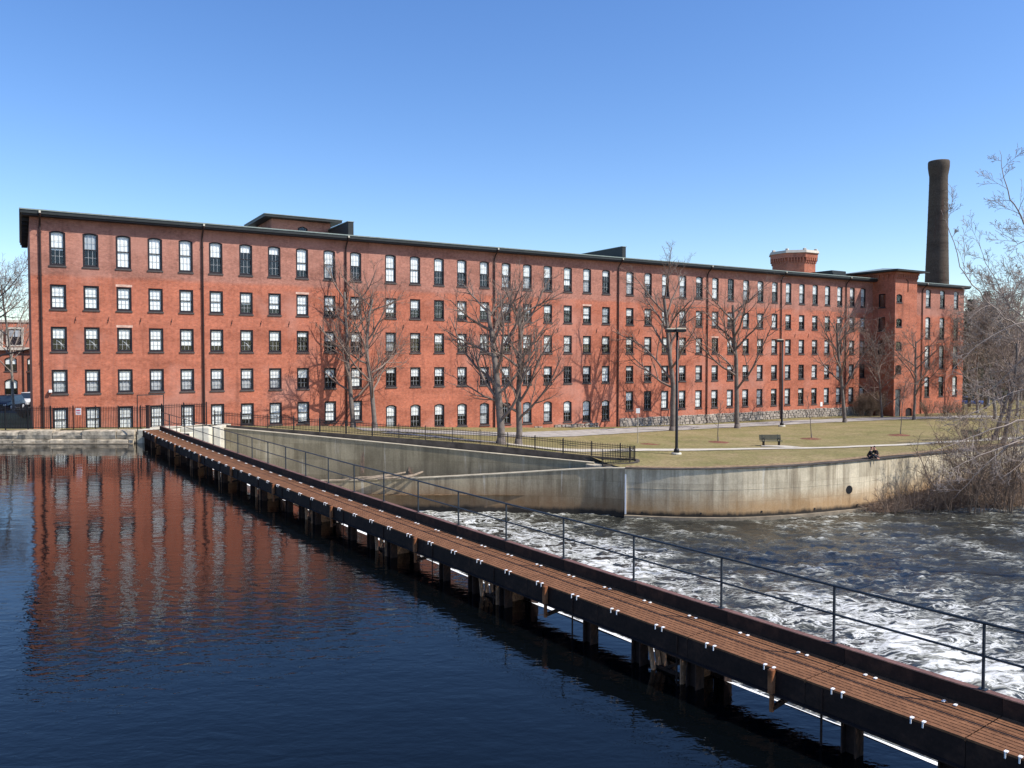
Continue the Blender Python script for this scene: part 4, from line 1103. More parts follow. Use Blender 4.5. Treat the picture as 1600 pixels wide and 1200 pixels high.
# deck panel: local x along the bridge, y across (left positive), top at z = 0
m_ = MB(); NB = 11; pitch = 2 * HALF / NB
for k in range(NB):                                  # solid planks with rows of slots between them
    y0 = -HALF + k * pitch; m_.box(-PANEL / 2 + 0.006, PANEL / 2 - 0.006, y0, y0 + pitch * 0.80, -0.030, 0.0)
    if k == NB - 1: continue
    nseg = int(PANEL / 0.15); st = (PANEL - 0.012) / nseg
    for j in range(nseg):
        xa = -PANEL / 2 + 0.006 + (j + (0.5 if k % 2 else 0.0)) * st
        m_.box(xa, min(xa + 0.035, PANEL / 2 - 0.006), y0 + pitch * 0.80 + 0.001, y0 + pitch - 0.001, -0.028, 0.006)
m_.box(-PANEL / 2 + 0.006, PANEL / 2 - 0.006, HALF - pitch * 0.38, HALF, -0.030, 0.004)
m_.box(-PANEL / 2 + 0.006, -PANEL / 2 + 0.03, -HALF, HALF, -0.05, -0.0305)
deck_me = m_.mesh("deck_panel", M['deck'])
npan = int(BL / PANEL) + 1
for k in range(npan): bput("deck_panel", deck_me, (k + 0.5) * BL / npan)
clip_me = MB(); clip_me.box(-0.022, 0.022, -0.035, 0.028, 0.010, 0.024); clip_me.box(-0.010, 0.010, 0.029, 0.040, -0.070, 0.022); clip_me = clip_me.mesh("clip", M['clip'])
s = 0.6
while s < BL - 0.5:
    for dx in (-0.09, 0.09):
        bput("clip", clip_me, s + dx, -HALF + 0.0, 0.0)
        o = bput("clip", clip_me, s + dx, HALF - 0.19, 0.0); o.rotation_euler.z += math.pi
    s += 1.31
def beam(name, off0, off1, z0, z1, mat, n=26):
    for k in range(n):
        m_ = MB(); L = BL / n
        m_.box(-L / 2 + 0.004, L / 2 - 0.004, -off1, -off0, z0, z1)
        if name == "edge_girder":
            m_.box(-L / 2 + 0.004, L / 2 - 0.004, -off1 - 0.0, -off0 + 0.10, z0 - 0.02, z0 - 0.002)
        if name == "kerb_channel":
            m_.box(-L / 2 + 0.004, L / 2 - 0.004, -off1 - 0.0, -off0 - 0.0, z1 + 0.002, z1 + 0.02)
        bput(name, m_.mesh(name, mat), (k + 0.5) * L)
beam("edge_girder", -HALF + 0.005, -HALF + 0.045, -0.42, -0.032, M['girder'])
beam("edge_girder", HALF - 0.045, HALF - 0.005, -0.42, -0.032, M['girder'])
beam("kerb_channel", HALF + 0.01, HALF + 0.05, -0.10, 0.25, M['girder'])  # near-black colour carries the shade on the kerb's inner face
beam("kerb_flange", HALF + 0.055, HALF + 0.19, 0.225, 0.27, M['curb'])
# cross beams
cb = MB(); cb.box(-0.05, 0.05, -HALF + 0.05, HALF - 0.05, -0.36, -0.08); cb = cb.mesh("cross_beam", M['girder'])
for k in range(int(BL / 1.31)): bput("cross_beam", cb, 0.65 + k * 1.31)
# railing
RO = HALF + 0.12
post_s = []; s = s_of_y(12.0) - 2.55 * 2
while s < BL - 0.2:
    if s > 0.2: post_s.append(s)
    s += 2.55
pm = MB(); pm.tube([(0, 0, 0.26), (0, 0, 1.30)], [0.026, 0.026], 8); pm.box(-0.06, 0.06, -0.05, 0.05, 0.272, 0.285); pm = pm.mesh("rail_post", M['rail'])
for s in post_s: bput("rail_post", pm, s, RO)
for nm, z in (("handrail", 1.32), ("mid_rail", 0.80)):
    pts = []
    for s in [0.0] + post_s + [BL]:
        p = side(s, RO); pts.append((p[0] - BO[0], p[1] - BO[1], z + (rnd.uniform(-0.01, 0.01))))
    m_ = MB(); m_.tube(pts, [0.022 if z < 1 else 0.026] * len(pts), 8); m_.build(nm, M['rail'], brg, smooth=True)
# piers
bay = 5.2 / 0.8187
col_me = MB(); col_me.box(-0.13, 0.13, -0.012, 0.012, -1.9, -0.43); col_me.box(-0.13, -0.105, -0.12, 0.12, -1.9, -0.43); col_me.box(0.105, 0.13, -0.12, 0.12, -1.9, -0.43); col_me = col_me.mesh("pier_column", M['girder'])
plate = MB(); rows_ = 9
for r_ in range(rows_):                               # block relief standing in for patches of sun through the deck slots
    z = -1.35 + r_ * 0.105
    for c in range(5):
        y = -0.40 + c * 0.165 + (0.08 if r_ % 2 else 0); plate.box(-0.03, 0.03, y, y + 0.145, z, z + 0.07)
plate.box(-0.01, 0.02, -0.46, 0.52, -1.5, -0.40); 
plate_me = plate.mesh("pier_sun_blocks", M['rust_sunlit'])
strut_me = MB(); strut_me.bar((0.0, 0.02, -0.36), (-0.30, 0.10, -1.35), 0.10, 0.05); strut_me = strut_me.mesh("strut", M['rust_sunlit'])
brace_me = MB(); brace_me.bar((-0.55, 0, -0.45), (0.95, 0, -1.25), 0.07, 0.05); brace_me.bar((-0.55, 0, -1.0), (0.95, 0, -1.0), 0.08, 0.12); brace_me = brace_me.mesh('brace', M['girder'])
brk = MB(); brk.cbox(-0.05, 0.05, 0.0, 0.12, -0.42, 0.01, 0.02); brk.cbox(-0.035, 0.035, 0.005, 0.09, -0.75, -0.425, 0.02); brk = brk.mesh("hanger", M['bracket'])
arm = MB(); arm.bar((0, 0.05, -0.70), (0.0, -0.55, -0.62), 0.07); arm = arm.mesh("hanger_arm", M['girder'])
s_p = s_of_y(16.3)
s = s_p - 2 * bay
while s < BL - 1.0:
    if s > 0.5:
        bput("pier_column", col_me, s - 0.55, -HALF + 0.14); bput("pier_column", col_me, s - 0.55, HALF - 0.2)
        bput("pier_sun_blocks", plate_me, s - 0.30, -0.06)
        bput("brace", brace_me, s, -HALF + 0.30); bput("brace", brace_me, s, HALF - 0.25)
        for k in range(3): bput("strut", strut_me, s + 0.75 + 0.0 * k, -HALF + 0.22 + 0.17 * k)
        bput("pier_column", col_me, s + 0.95, -HALF + 0.14); bput("pier_column", col_me, s + 0.95, HALF - 0.2)
        if s + 2.3 < BL: bput("pier_column", col_me, s + 2.5, -HALF + 0.14)
        if s + 3.9 < BL:
            h_ = bput("hanger", brk, s + 3.9, -HALF - 0.005); put("hanger_arm", arm, h_)
    s += bay
for ss_ in np.arange(3.3, BL, bay / 2):                   # mid trestle struts seen as slim rods
    m_ = MB(); m_.tube([(0, 0, -0.05), (0, 0, -1.5)], [0.02, 0.02], 6); bput("rod", m_.mesh("rod", M['girder']), ss_ + 0.4, -HALF + 0.02 - 0.03)

# portal frame at the far end of the bridge
pA = side(BL - 0.1, -HALF - 0.35); pB = side(BL - 0.1, HALF + 0.3)
r0 = empty("portal_frame", (pA[0], pA[1], Z_DECK), label="thin iron portal frame standing at the far end of the footbridge", cat="frame")
d_ = pB - pA
for q in ((0, 0), (d_[0], d_[1])):
    m_ = MB(); m_.tube([(q[0], q[1], -0.3), (q[0], q[1], 2.65)], [0.035, 0.035], 8); m_.build("post", M['metal_black'], r0)
m_ = MB(); m_.tube([(0, 0, 2.65), (d_[0], d_[1], 2.65)], [0.035, 0.035], 8); m_.build("crossbar", M['metal_black'], r0)

# ------------------------------------------------------------------ FENCES
def fence(name, P, hgt, spacing, post_every, label, group=None):
    P = np.array(P, float); L = np.concatenate([[0], np.cumsum(np.hypot(*np.diff(P[:, :2], axis=0).T))])
    f_ = lambda q: np.array([np.interp(q, L, P[:, k]) for k in range(3)])
    r0 = empty(name, tuple(P[0]), label=label, cat="fence")
    pk = MB(); pk.box(-0.014, 0.014, -0.014, 0.014, 0.06, hgt - 0.06); pk.add([(-.011, -.011, hgt - .06), (.011, -.011, hgt - .06), (.011, .011, hgt - .06), (-.011, .011, hgt - .06), (0, 0, hgt)], [(0, 1, 4), (1, 2, 4), (2, 3, 4), (3, 0, 4)])
    pk = pk.mesh("picket", M['metal_black'])
    po = MB(); po.cbox(-0.035, 0.035, -0.035, 0.035, -0.15, hgt + 0.04, 0.008); po = po.mesh("fence_post", M['metal_black'])
    n = int(L[-1] / spacing)
    extra = MB()
    for i in range(n + 1):
        p = f_(i * spacing) - P[0]
        if i < 300: put("picket", pk, r0, p)
        else: extra.box(p[0] - .011, p[0] + .011, p[1] - .011, p[1] + .011, p[2] + 0.06, p[2] + hgt)
    if extra.n: tag(extra.build("pickets", M['metal_black'], r0), kind='stuff')
    npo = max(1, round(L[-1] / post_every)); qs = [L[-1] * i / npo for i in range(npo + 1)]
    for q in qs: put("fence_post", po, r0, f_(q) - P[0])
    for z in (0.14, hgt - 0.16, hgt - 0.30):
        pts = [f_(q) - P[0] + np.array([0, 0, z]) for q in np.linspace(0, L[-1], max(2, int(L[-1] / 1.0)))]
        for a, b in zip(pts[:-1], pts[1:]): pass
        m_ = MB(); m_.tube(pts, [0.02] * len(pts), 4); m_.build("fence_rail", M['metal_black'], r0)
    return r0
e1 = [(-40.5, 61.6, 0.95), (-28.6, 61.6, 0.96), (-27.0, 63.8, 1.05), (-24.4, 64.3, 1.1)]
fence("iron_fence", e1, 1.78, 0.125, 1.75, "tall black iron picket fence on the granite wall beside the pond")
f2r = resample([tuple(p) for p in f2], 0.5)
fence("iron_fence", f2r, 1.10, 0.125, 2.1, "long low black iron picket fence on the raceway wall, curling round at its right end")
# gate leaf and pillar by the bridge
gp = at_y(231, 668, 61.9); r0 = empty("gate_post", (gp[0], gp[1], 0.95), label="thick dark steel gate post in the fence beside the portal frame", cat="post")
m_ = MB(); m_.cbox(-0.13, 0.13, -0.1, 0.1, -0.2, 1.8, 0.02); m_.build("post", M['pipe'], r0); m_ = MB(); m_.box(-0.15, 0.15, -0.12, 0.12, 1.802, 1.84); m_.build("post_cap", M['pipe'], r0)
sp_ = at_y(122.5, 643, 61.45); r0 = empty("fence_sign", (sp_[0], sp_[1], sp_[2] - 0.25), label="small white notice with red print wired to the tall fence", cat="sign")
m_ = MB(); m_.box(-0.2, 0.2, -0.012, 0.012, 0, 0.5); m_.build("sign_panel", M['white'], r0)
m_ = MB(); m_.box(-0.16, 0.16, -0.0165, -0.0125, 0.30, 0.38); m_.box(-0.16, 0.16, -0.0165, -0.0125, 0.18, 0.22); m_.box(-0.10, 0.12, -0.0165, -0.0125, 0.08, 0.12); m_.build("print", plain("red_print", (0.6, 0.06, 0.10)), r0)

# ------------------------------------------------------------------ TREES
def rot_axis(v, ax, ang):
    return (Matrix.Rotation(ang, 3, ax) @ v)
def perp(v):
    a = v.cross(Vector((0, 0, 1)))
    if a.length < 1e-3: a = v.cross(Vector((1, 0, 0)))
    return a.normalized()
def grow(mt, mc, p, d, length, r0, lvl, rg, cfg):
    mx = cfg['levels']; nseg = max(3, min(9, int(length / cfg['seg'][min(lvl, len(cfg['seg']) - 1)])))
    pts = [p.copy()]; rad = [r0]; dirs = []
    step = length / nseg; wob = cfg['wob'] * (0.5 if lvl == 0 else 1.0); cur = p.copy(); dd = d.copy()
    for i in range(nseg):
        dd = dd + Vector((rg.gauss(0, wob), rg.gauss(0, wob), rg.gauss(0, wob) + cfg['up'] * (0.2 if lvl == 0 else 1.0)))
        dd.normalize(); cur = cur + dd * step; pts.append(cur.copy()); dirs.append(dd.copy())
        f_ = (i + 1) / nseg; rad.append(max(cfg['rmin'], r0 * (1 - f_ * (0.55 if lvl == 0 else 0.78))))
    (mt if lvl == 0 else mc).tube([tuple(q) for q in pts], rad, 8 if lvl == 0 else (5 if lvl == 1 else (4 if lvl == 2 else 3)), cap=False)
    if lvl >= mx: return
    n = cfg['n'][lvl]; t0 = cfg['t0'][lvl]
    for k in range(n):
        t = t0 + (1 - t0) * ((k + rg.random() * 0.8) / n); fi = t * nseg; i = min(nseg - 1, int(fi))
        q = pts[i].lerp(pts[i + 1], fi - i); rr = rad[i] + (rad[i + 1] - rad[i]) * (fi - i)
        ang = math.radians(rg.uniform(*cfg['ang'][lvl])); az = k * 2.399 + rg.uniform(-0.5, 0.5)
        base = dirs[i]; c = rot_axis(base, perp(base), ang); c = rot_axis(c, base, az)
        ln = length * cfg['len'][lvl] * rg.uniform(0.7, 1.2) * (1 - cfg['fall'][lvl] * (t - t0) / (1 - t0 + 1e-6))
        grow(mt, mc, q, c, ln, max(cfg['rmin'], min(rr * 0.75, r0 * cfg['rr'][lvl])), lvl + 1, rg, cfg)
BARE = dict(levels=4, seg=[0.9, 0.7, 0.5, 0.4, 0.3], wob=0.10, up=0.045, rmin=0.011, n=[11, 7, 6, 5], t0=[0.30, 0.22, 0.2, 0.2],
            ang=[(28, 62), (25, 55), (25, 60), (25, 60)], len=[0.62, 0.5, 0.46, 0.5], fall=[0.45, 0.4, 0.4, 0.3], rr=[0.45, 0.5, 0.5, 0.55])
def tree(name, p, height, tr, seed, label, group=None, cfg=None, bark=('trunk', 'twig'), lean=(0, 0), forks=None, cat="tree"):
    c = dict(BARE); c.update(cfg or {})
    rg = random.Random(seed); r0 = empty(name, p, label=label, cat=cat, group=group)
    mt, mc = MB(), MB()
    grow(mt, mc, Vector((0, 0, -0.15)), Vector((lean[0], lean[1], 1)).normalized(), height * c.get('trunkfrac', 0.92), tr, 0, rg, c)
    mt.tube([(0, 0, -0.3), (0, 0, 0.05), (0, 0, 0.5)], [tr * 1.6, tr * 1.3, tr * 1.0], 8)
    mt.build("trunk", M[bark[0]], r0, smooth=True, fix=False); mc.build("crown", M[bark[1]], r0, smooth=True, fix=False)
    return r0
G_PARK = "bare trees in front of the mill"
V_ELM = dict(trunkfrac=0.80, rmin=0.009, n=[11, 7, 5, 4], t0=[0.18, 0.2, 0.2, 0.2], ang=[(42, 72), (25, 50), (22, 50), (25, 55)], len=[0.62, 0.5, 0.46, 0.5], up=0.06)
V_WIDE = dict(trunkfrac=0.72, rmin=0.009, n=[13, 7, 6, 4], t0=[0.15, 0.15, 0.15, 0.2], ang=[(35, 65), (25, 50), (25, 55), (25, 60)], len=[0.66, 0.5, 0.45, 0.48], up=0.075)
V_SPARSE = dict(trunkfrac=0.80, rmin=0.009, n=[11, 7, 5, 4], t0=[0.30, 0.2, 0.2, 0.2], up=0.06)
def top_h(px, py, ytop):
    p = on(px, py); return p, (at_y(px, ytop, p[1])[2] - p[2])
for (px, py, yt, tr, sd, cf, lb) in (
        (552, 668, 395, 0.24, 11, V_ELM, "leftmost bare grey tree behind the long fence, in front of the second downpipe"),
        (586, 670, 405, 0.23, 12, V_ELM, "bare tree with a straight trunk just right of the leftmost one behind the fence"),
        (783, 694, 380, 0.33, 13, V_WIDE, "largest bare tree with a broad crown, left trunk of the pair behind the fence"),
        (810, 695, 392, 0.27, 14, V_WIDE, "dark bare tree leaning beside the largest one, right trunk of the pair"),
        (1051, 673, 410, 0.33, 15, V_SPARSE, "bare tree on the lawn just behind the near lamp post"),
        (1152, 669, 425, 0.31, 16, V_SPARSE, "bare spreading tree on the lawn between the two lamp posts"),
        (1320, 660, 462, 0.26, 17, V_SPARSE, "bare tree on the lawn left of the shaded tower side"),
        (1428, 656, 500, 0.20, 18, V_SPARSE, "slim bare tree in front of the lit tower door")):
    p, h_ = top_h(px, py, yt)
    tree("bare_tree", p, h_, tr, sd, lb, G_PARK, cf)
p, h_ = top_h(1378, 652, 505)
tree("bare_tree", p, h_, 0.16, 44, "dense twiggy tree in the shade against the tower side", G_PARK, dict(n=[13, 9, 7, 5], t0=[0.1, 0.15, 0.15, 0.2], trunkfrac=0.85))
# saplings with mulch rings
for i, (px, py, yt, lb) in enumerate(((1122, 691, 620, "thin young sapling on the lawn in a ring of red mulch, left of the bench"), (1268, 686, 610, "thin young sapling on the lawn in a ring of red mulch, right of the bench"), (1407, 680, 585, "thin young sapling on the lawn in front of the tower"))):
    p, h_ = top_h(px, py, yt)
    tree("sapling", p, h_, 0.045, 60 + i, lb, "young saplings on the lawn", dict(levels=2, n=[9, 4, 0, 0], rmin=0.010, len=[0.3, 0.4, .4, .4], t0=[0.4, .3, .2, .2]))
    m_ = MB(); ring = []
    m_.add([(0, 0, 0.14)] + [(rnd.uniform(1.1, 1.5) * math.cos(a), rnd.uniform(1.1, 1.5) * math.sin(a), -0.03) for a in np.linspace(0, 2 * math.pi, 19)[:-1]], [(0, k + 1, (k + 1) % 18 + 1) for k in range(18)])
    tag(m_.build("mulch_ring", M['mulch'], loc=p), "round bed of red bark mulch at the foot of the %s sapling" % ("left", "middle", "right")[i], "mulch bed", "mulch beds under the saplings")
p = on(1012, 694); m_ = MB(); m_.add([(0, 0, 0.1)] + [(rnd.uniform(0.9, 1.4) * math.cos(a), rnd.uniform(0.6, 1.0) * math.sin(a), -0.03) for a in np.linspace(0, 2 * math.pi, 15)[:-1]], [(0, k + 1, (k + 1) % 14 + 1) for k in range(14)])
tag(m_.build("mulch_ring", M['mulch'], loc=p), "bare patch of red mulch beside the curled end of the fence", "mulch bed", "mulch beds under the saplings")
# sign on a thin pole
p = on(996.5, 693); zt = at_y(996.5, 638, p[1])[2] - p[2]; r0 = empty("sign_post", p, label="thin pale pole with a small white sign behind the curled fence end", cat="sign")
m_ = MB(); m_.tube([(0, 0, -0.2), (0, 0, zt)], [0.035, 0.03], 8); m_.build("pole", M['coping'], r0); m_ = MB(); m_.box(-0.18, 0.18, -0.05, -0.03, zt - 0.45, zt); m_.build("sign_panel", M['white'], r0)

# ------------------------------------------------------------------ LAMP POSTS
def lamp(px, py, yt, heads, label):
    p = on(px, py); h_ = at_y(px, yt, p[1])[2] - p[2]; r0 = empty("lamp_post", p, label=label, cat="lamp post", group="lamp posts on the lawn")
    m_ = MB(); m_.lathe([(0.42, -0.2), (0.42, 0.10), (0.38, 0.14)], 14); m_.build("footing", M['conc_pale'], r0)
    m_ = MB(); m_.lathe([(0.24, 0.142), (0.22, 0.40), (0.14, 0.48), (0.125, 0.6), (0.10, h_)], 10); m_.build("pole", M['metal_black'], r0, smooth=True)
    for dx, dy in heads:
        m_ = MB(); m_.bar((0, 0, h_ - 0.08), (dx * 0.5, dy * 0.5, h_ - 0.02), 0.07); m_.build("arm", M['metal_black'], r0)
        m_ = MB(); cx, cy = dx * 0.9, dy * 0.9
        m_.loft([[(cx - .26, cy - .26, h_ - .12), (cx + .26, cy - .26, h_ - .12), (cx + .26, cy + .26, h_ - .12), (cx - .26, cy + .26, h_ - .12)], [(cx - .40, cy - .36, h_ - .08), (cx + .40, cy - .36, h_ - .08), (cx + .40, cy + .36, h_ - .08), (cx - .40, cy + .36, h_ - .08)], [(cx - .40, cy - .36, h_ + .12), (cx + .40, cy - .36, h_ + .12), (cx + .40, cy + .36, h_ + .12), (cx - .40, cy + .36, h_ + .12)]])
        hd_ = m_.build("lamp_head", M['metal_black'], r0)
        m_ = MB(); m_.cbox(cx - .39, cx + .39, cy - .35, cy + .35, h_ + .122, h_ + .24, 0.06); m_.build("head_cap", M['coping'], hd_)
lamp(1057, 710.5, 517, ((0.28, -0.1), (-0.52, 0.5)), "near black twin headed lamp post on the lawn beside the path")
lamp(1221.5, 666.5, 533, ((-0.4, 0.1),), "far black single headed lamp post by the drive in front of the mill")

# ------------------------------------------------------------------ BENCHES
def bench(px, py, rz, label):
    p = on(px, py); r0 = empty("park_bench", p, rz, label=label, cat="bench", group="park benches on the lawn"); W = 2.0
    for k in range(5): m_ = MB(); m_.cbox(-W / 2, W / 2, -0.22 + k * 0.095, -0.14 + k * 0.095, 0.43, 0.47, 0.01); m_.build("seat_slat", M['bench'], r0)
    for k in range(5): m_ = MB(); m_.cbox(-W / 2, W / 2, 0.27 + k * 0.022, 0.31 + k * 0.022, 0.52 + k * 0.095, 0.60 + k * 0.095, 0.01); m_.build("back_slat", M['bench'], r0)
    for x in (-0.72, 0.72):
        m_ = MB(); m_.box(x - 0.05, x + 0.05, -0.20, 0.28, 0.35, 0.425); m_.box(x - 0.05, x + 0.05, -0.16, 0.16, 0.06, 0.345); m_.box(x - 0.06, x + 0.06, -0.24, 0.28, -0.05, 0.055)
        m_.bar((x, 0.31, 0.36), (x, 0.42, 1.0), 0.05); m_.build("leg", M['metal_black'], r0)
        m_ = MB(); m_.box(x - 0.03, x + 0.03, -0.22, 0.28, 0.62, 0.66); m_.box(x - 0.03, x + 0.03, -0.22, -0.18, 0.475, 0.615); m_.build("armrest", M['metal_black'], r0)
bench(1205, 697, 0.05, "dark slatted park bench on the paved pad in the middle of the lawn")
bench(1520, 688, 0.1, "weathered park bench half hidden behind the branches on the right")

# ------------------------------------------------------------------ PEOPLE seated by the wall
def skin(name, chains, mat, parent, sub=1):
    me = bpy.data.meshes.new(name); V, E, R = [], [], []
    for ch in chains:
        prev = None
        for item in ch:
            if isinstance(item, int): prev = item; continue
            x, y, z, r_ = item; V.append((x, y, z)); R.append(r_)
            if prev is not None: E.append((prev, len(V) - 1))
            prev = len(V) - 1
    me.from_pydata(V, E, []); o = bpy.data.objects.new(name, me); COL.objects.link(o)
    sm = o.modifiers.new("s", 'SKIN'); sm.use_smooth_shade = True
    for i, sv in enumerate(me.skin_vertices[0].data): sv.radius = (R[i], R[i]); sv.use_root = (i == 0)
    o.modifiers.new("d", 'SUBSURF').levels = sub
    dg = bpy.context.evaluated_depsgraph_get(); nm = bpy.data.meshes.new_from_object(o.evaluated_get(dg)); nm.name = name
    bpy.data.objects.remove(o, do_unlink=True)
    nm.materials.clear(); nm.materials.append(mat)
    r_ = put(name, nm, parent); return r_
M['skin'] = plain("skin_tone", (0.50, 0.26, 0.18), 0.6, 0.1); M['jacket'] = plain("black_jacket", (0.012, 0.012, 0.014), 0.8, 0.3)
M['trousers'] = plain("dark_trousers", (0.018, 0.020, 0.028), 0.85, 0.3); M['hair_red'] = plain("auburn_hair", (0.13, 0.035, 0.018), 0.6); M['hair_dark'] = plain("dark_hair", (0.012, 0.009, 0.008), 0.5)
def person(px, py, rz, hair, lean, hand_up, label):
    p = on(px, py); r0 = empty("person", p, rz, label=label, cat="person", group="people sitting by the river wall")
    L = lean                                         # local -y: forwards
    # indices: 0 pelvis 1 belly 2 chest 3 neck 4 head 5 crown
    body = [[(0, 0, .13, .14), (0, -.02 - L * .10, .34, .13), (0, -.02 - L * .28, .54, .15), (0, -.03 - L * .36, .68, .055), (0, -.06 - L * .42, .80, .098), (0, -.05 - L * .46, .90, .085)],
            [0, (.12, -.12, .14, .085), (.20, -.42, .36, .065), (.14, -.62, .08, .045), (.14, -.78, .05, .04)],
            [0, (-.12, -.12, .14, .085), (-.22, -.40, .34, .065), (-.15, -.60, .08, .045), (-.15, -.76, .05, .04)],
            [2, (.19, -.02 - L * .30, .58, .06)] + ([(.26, -.22 - L * .3, .45, .045), (.12, -.20 - L * .45, .72, .033), (.09, -.19 - L * .48, .80, .028)] if hand_up else [(.25, -.14 - L * .3, .36, .045), (.12, -.36 - L * .3, .34, .034), (.08, -.42 - L * .3, .35, .028)]),
            [2, (-.19, -.02 - L * .30, .58, .06), (-.26, -.14 - L * .3, .36, .045), (-.10, -.36 - L * .3, .36, .034), (-.05, -.42 - L * .3, .37, .028)]]
    skin("body", body, M['skin'], r0)
    g = 1.18
    jk = [[(x, y, z, r_ * g) for (x, y, z, r_) in body[0][:3]] + [(0, -.025 - L * .33, .63, .075)]]
    for ch in (body[3], body[4]): jk.append([2] + [(x, y, z, r_ * 1.25) for (x, y, z, r_) in ch[1:4]])
    skin("jacket", jk, M['jacket'], r0)
    tr = [[(x, y, z, r_ * 1.12) for (x, y, z, r_) in body[0][:1]]] + [[0] + [(x, y, z, r_ * 1.15) for (x, y, z, r_) in ch[1:4]] for ch in (body[1], body[2])]
    skin("trousers", tr, M['trousers'], r0)
    hy = -.02 - L * .44
    skin("hair", [[(0, hy + .02, .80, .085), (0, hy, .90, .098), (0, hy - .03, .935, .07)]], M[hair], r0)
    m_ = MB(); yf = -.06 - L * .42 - .095
    m_.loft([[(-.012, yf, .845), (.012, yf, .845), (.012, yf + .03, .845), (-.012, yf + .03, .845)], [(-.018, yf - .022, .795), (.018, yf - .022, .795), (.018, yf + .02, .79), (-.018, yf + .02, .79)]]); m_.build("nose", M['skin'], r0)
    for sx in (-1, 1):
        m_ = MB(); m_.box(sx * .036 - .012, sx * .036 + .012, yf - 0.002, yf + .012, .835, .848); m_.build("eye", M['hair_dark'], r0)
        m_ = MB(); m_.lathe([(.012, .775), (.026, .80), (.026, .825), (.014, .84)], 8, c=(sx * .10, yf + .10)); m_.build("ear", M['skin'], r0)
    m_ = MB(); m_.box(-.025, .025, yf + .002, yf + .016, .756, .764); m_.build("mouth", M['hair_red'], r0)
    hx, hy2, hz = (body[3][-1][:3])                  # five short fingers on the near hand
    for k in range(4):
        a = -0.03 + k * 0.02; m_ = MB(); m_.tube([(hx + a, hy2, hz), (hx + a, hy2 - .02, hz + .045), (hx + a * .9, hy2 + .0, hz + .075 + .006 * (k % 3))], [.010, .009, .007], 6); m_.build("finger", M['skin'], r0)
    m_ = MB(); m_.tube([(hx + .03, hy2, hz - .01), (hx + .06, hy2 - .02, hz + .02), (hx + .055, hy2 - .02, hz + .05)], [.012, .010, .008], 6); m_.build("thumb", M['skin'], r0)
person(1356.5, 717.6, math.radians(70), 'hair_red', 0.45, True, "person with auburn hair and a hand raised to the face, sitting by the wall edge")
person(1371.5, 716.4, math.radians(-80), 'hair_dark', 0.62, False, "dark haired person in black leaning left towards the other on the wall edge")

# ------------------------------------------------------------------ SHRUBS AND BRUSH
def shrub(name, p, h_, spread, seed, label, group=None, stems=14, bark='brush', cfg=None, cat="shrub"):
    rg = random.Random(seed); c = dict(BARE); c.update(dict(levels=2, seg=[0.4, 0.3, 0.25], n=[8, 4], t0=[0.2, 0.2], ang=[(20, 50), (25, 60)], len=[0.42, 0.45], fall=[0.5, 0.3], rr=[0.5, 0.6], wob=0.12, up=0.03, rmin=0.008)); c.update(cfg or {})
    r0 = empty(name, p, label=label, cat=cat, group=group); ms, mc = MB(), MB()
    for k in range(stems):
        a = rg.uniform(0, 6.283); q = rg.uniform(0, 0.35) * spread; t = rg.uniform(0.1, 0.9)
        d = Vector((math.cos(a) * t * spread / h_ * 1.1, math.sin(a) * t * spread / h_ * 1.1, 1)).normalized()
        grow(ms, mc, Vector((math.cos(a) * q, math.sin(a) * q, -0.1)), d, h_ * rg.uniform(0.6, 1.1), c.get('r', 0.025) * rg.uniform(0.7, 1.3), 0, rg, c)
    ms.build("stems", M[bark], r0, smooth=True, fix=False); mc.build("twigs", M[bark], r0, smooth=True, fix=False)
    return r0
def bankz(x, y):
    y0_ = np.interp(x, ex, ey); y1_ = max(np.interp(x, rx, ry) + 0.2, y0_ + 0.3); f_ = np.clip((y - y0_) / (y1_ - y0_), 0, 1)
    return Z_LOW - 0.15 + (1.0 * min(1, (y1_ - y0_) / 6)) * f_ ** 0.8
ords = ["first", "second", "third", "fourth", "fifth", "sixth", "seventh", "eighth", "ninth", "tenth", "eleventh", "twelfth", "thirteenth", "fourteenth"]
spots = [(1392, 797, 2.2, 1.9), (1425, 794, 3.0, 2.0), (1452, 791, 3.6, 2.2), (1482, 792, 3.0, 2.4), (1505, 786, 4.6, 2.4), (1530, 793, 3.2, 2.6), (1555, 786, 4.8, 2.4), (1578, 794, 3.4, 2.6), (1600, 788, 4.6, 2.6), (1465, 782, 4.2, 2.0), (1545, 775, 4.2, 2.4), (1590, 774, 4.4, 2.6)]
for i, (px, py, h_, sp) in enumerate(spots):
    p = at_z(px, py, Z_LOW + 0.3); p[2] = bankz(p[0], p[1])
    shrub("riverside_shrub", p, h_, sp, 200 + i, "brown leafless shrub on the bank below the river wall, %s from the left" % ords[i], "shrubs along the foot of the river wall", (9, 9, 10, 11, 11, 12, 11, 13, 12, 9, 10, 11)[i], cfg=dict(r=0.022, n=[7, 4], rmin=0.006))
for i, (px, py, h_, sp, lb) in enumerate(((1512, 792, 6.5, 4.0, "tall leafless thicket on the bank, farthest left of the tall ones"), (1548, 788, 9.5, 5.0, "tallest uncut leafless thicket on the bank, between two lower thickets"),
                                      (1585, 790, 8.0, 5.0, "tall leafless thicket on the bank near the right edge"), (1632, 790, 11.0, 7.0, "leafless thicket cut off by the right edge of the view"))):
    p = at_z(px, py, Z_LOW + 0.3); p[2] = bankz(p[0], p[1])
    shrub("riverside_thicket", p, h_, sp, 260 + i, lb, "tall thickets on the river bank", 8, "brush", dict(levels=3, r=0.045, n=[9, 5, 3, 2], seg=[.6, .4, .3, .25], t0=[.2, .2, .2, .2], ang=[(25, 60), (25, 55), (25, 60), (25, 60)], len=[.42, .5, .5, .5], fall=[.4, .3, .3, .3], rr=[.45, .5, .6, .6], rmin=0.008))
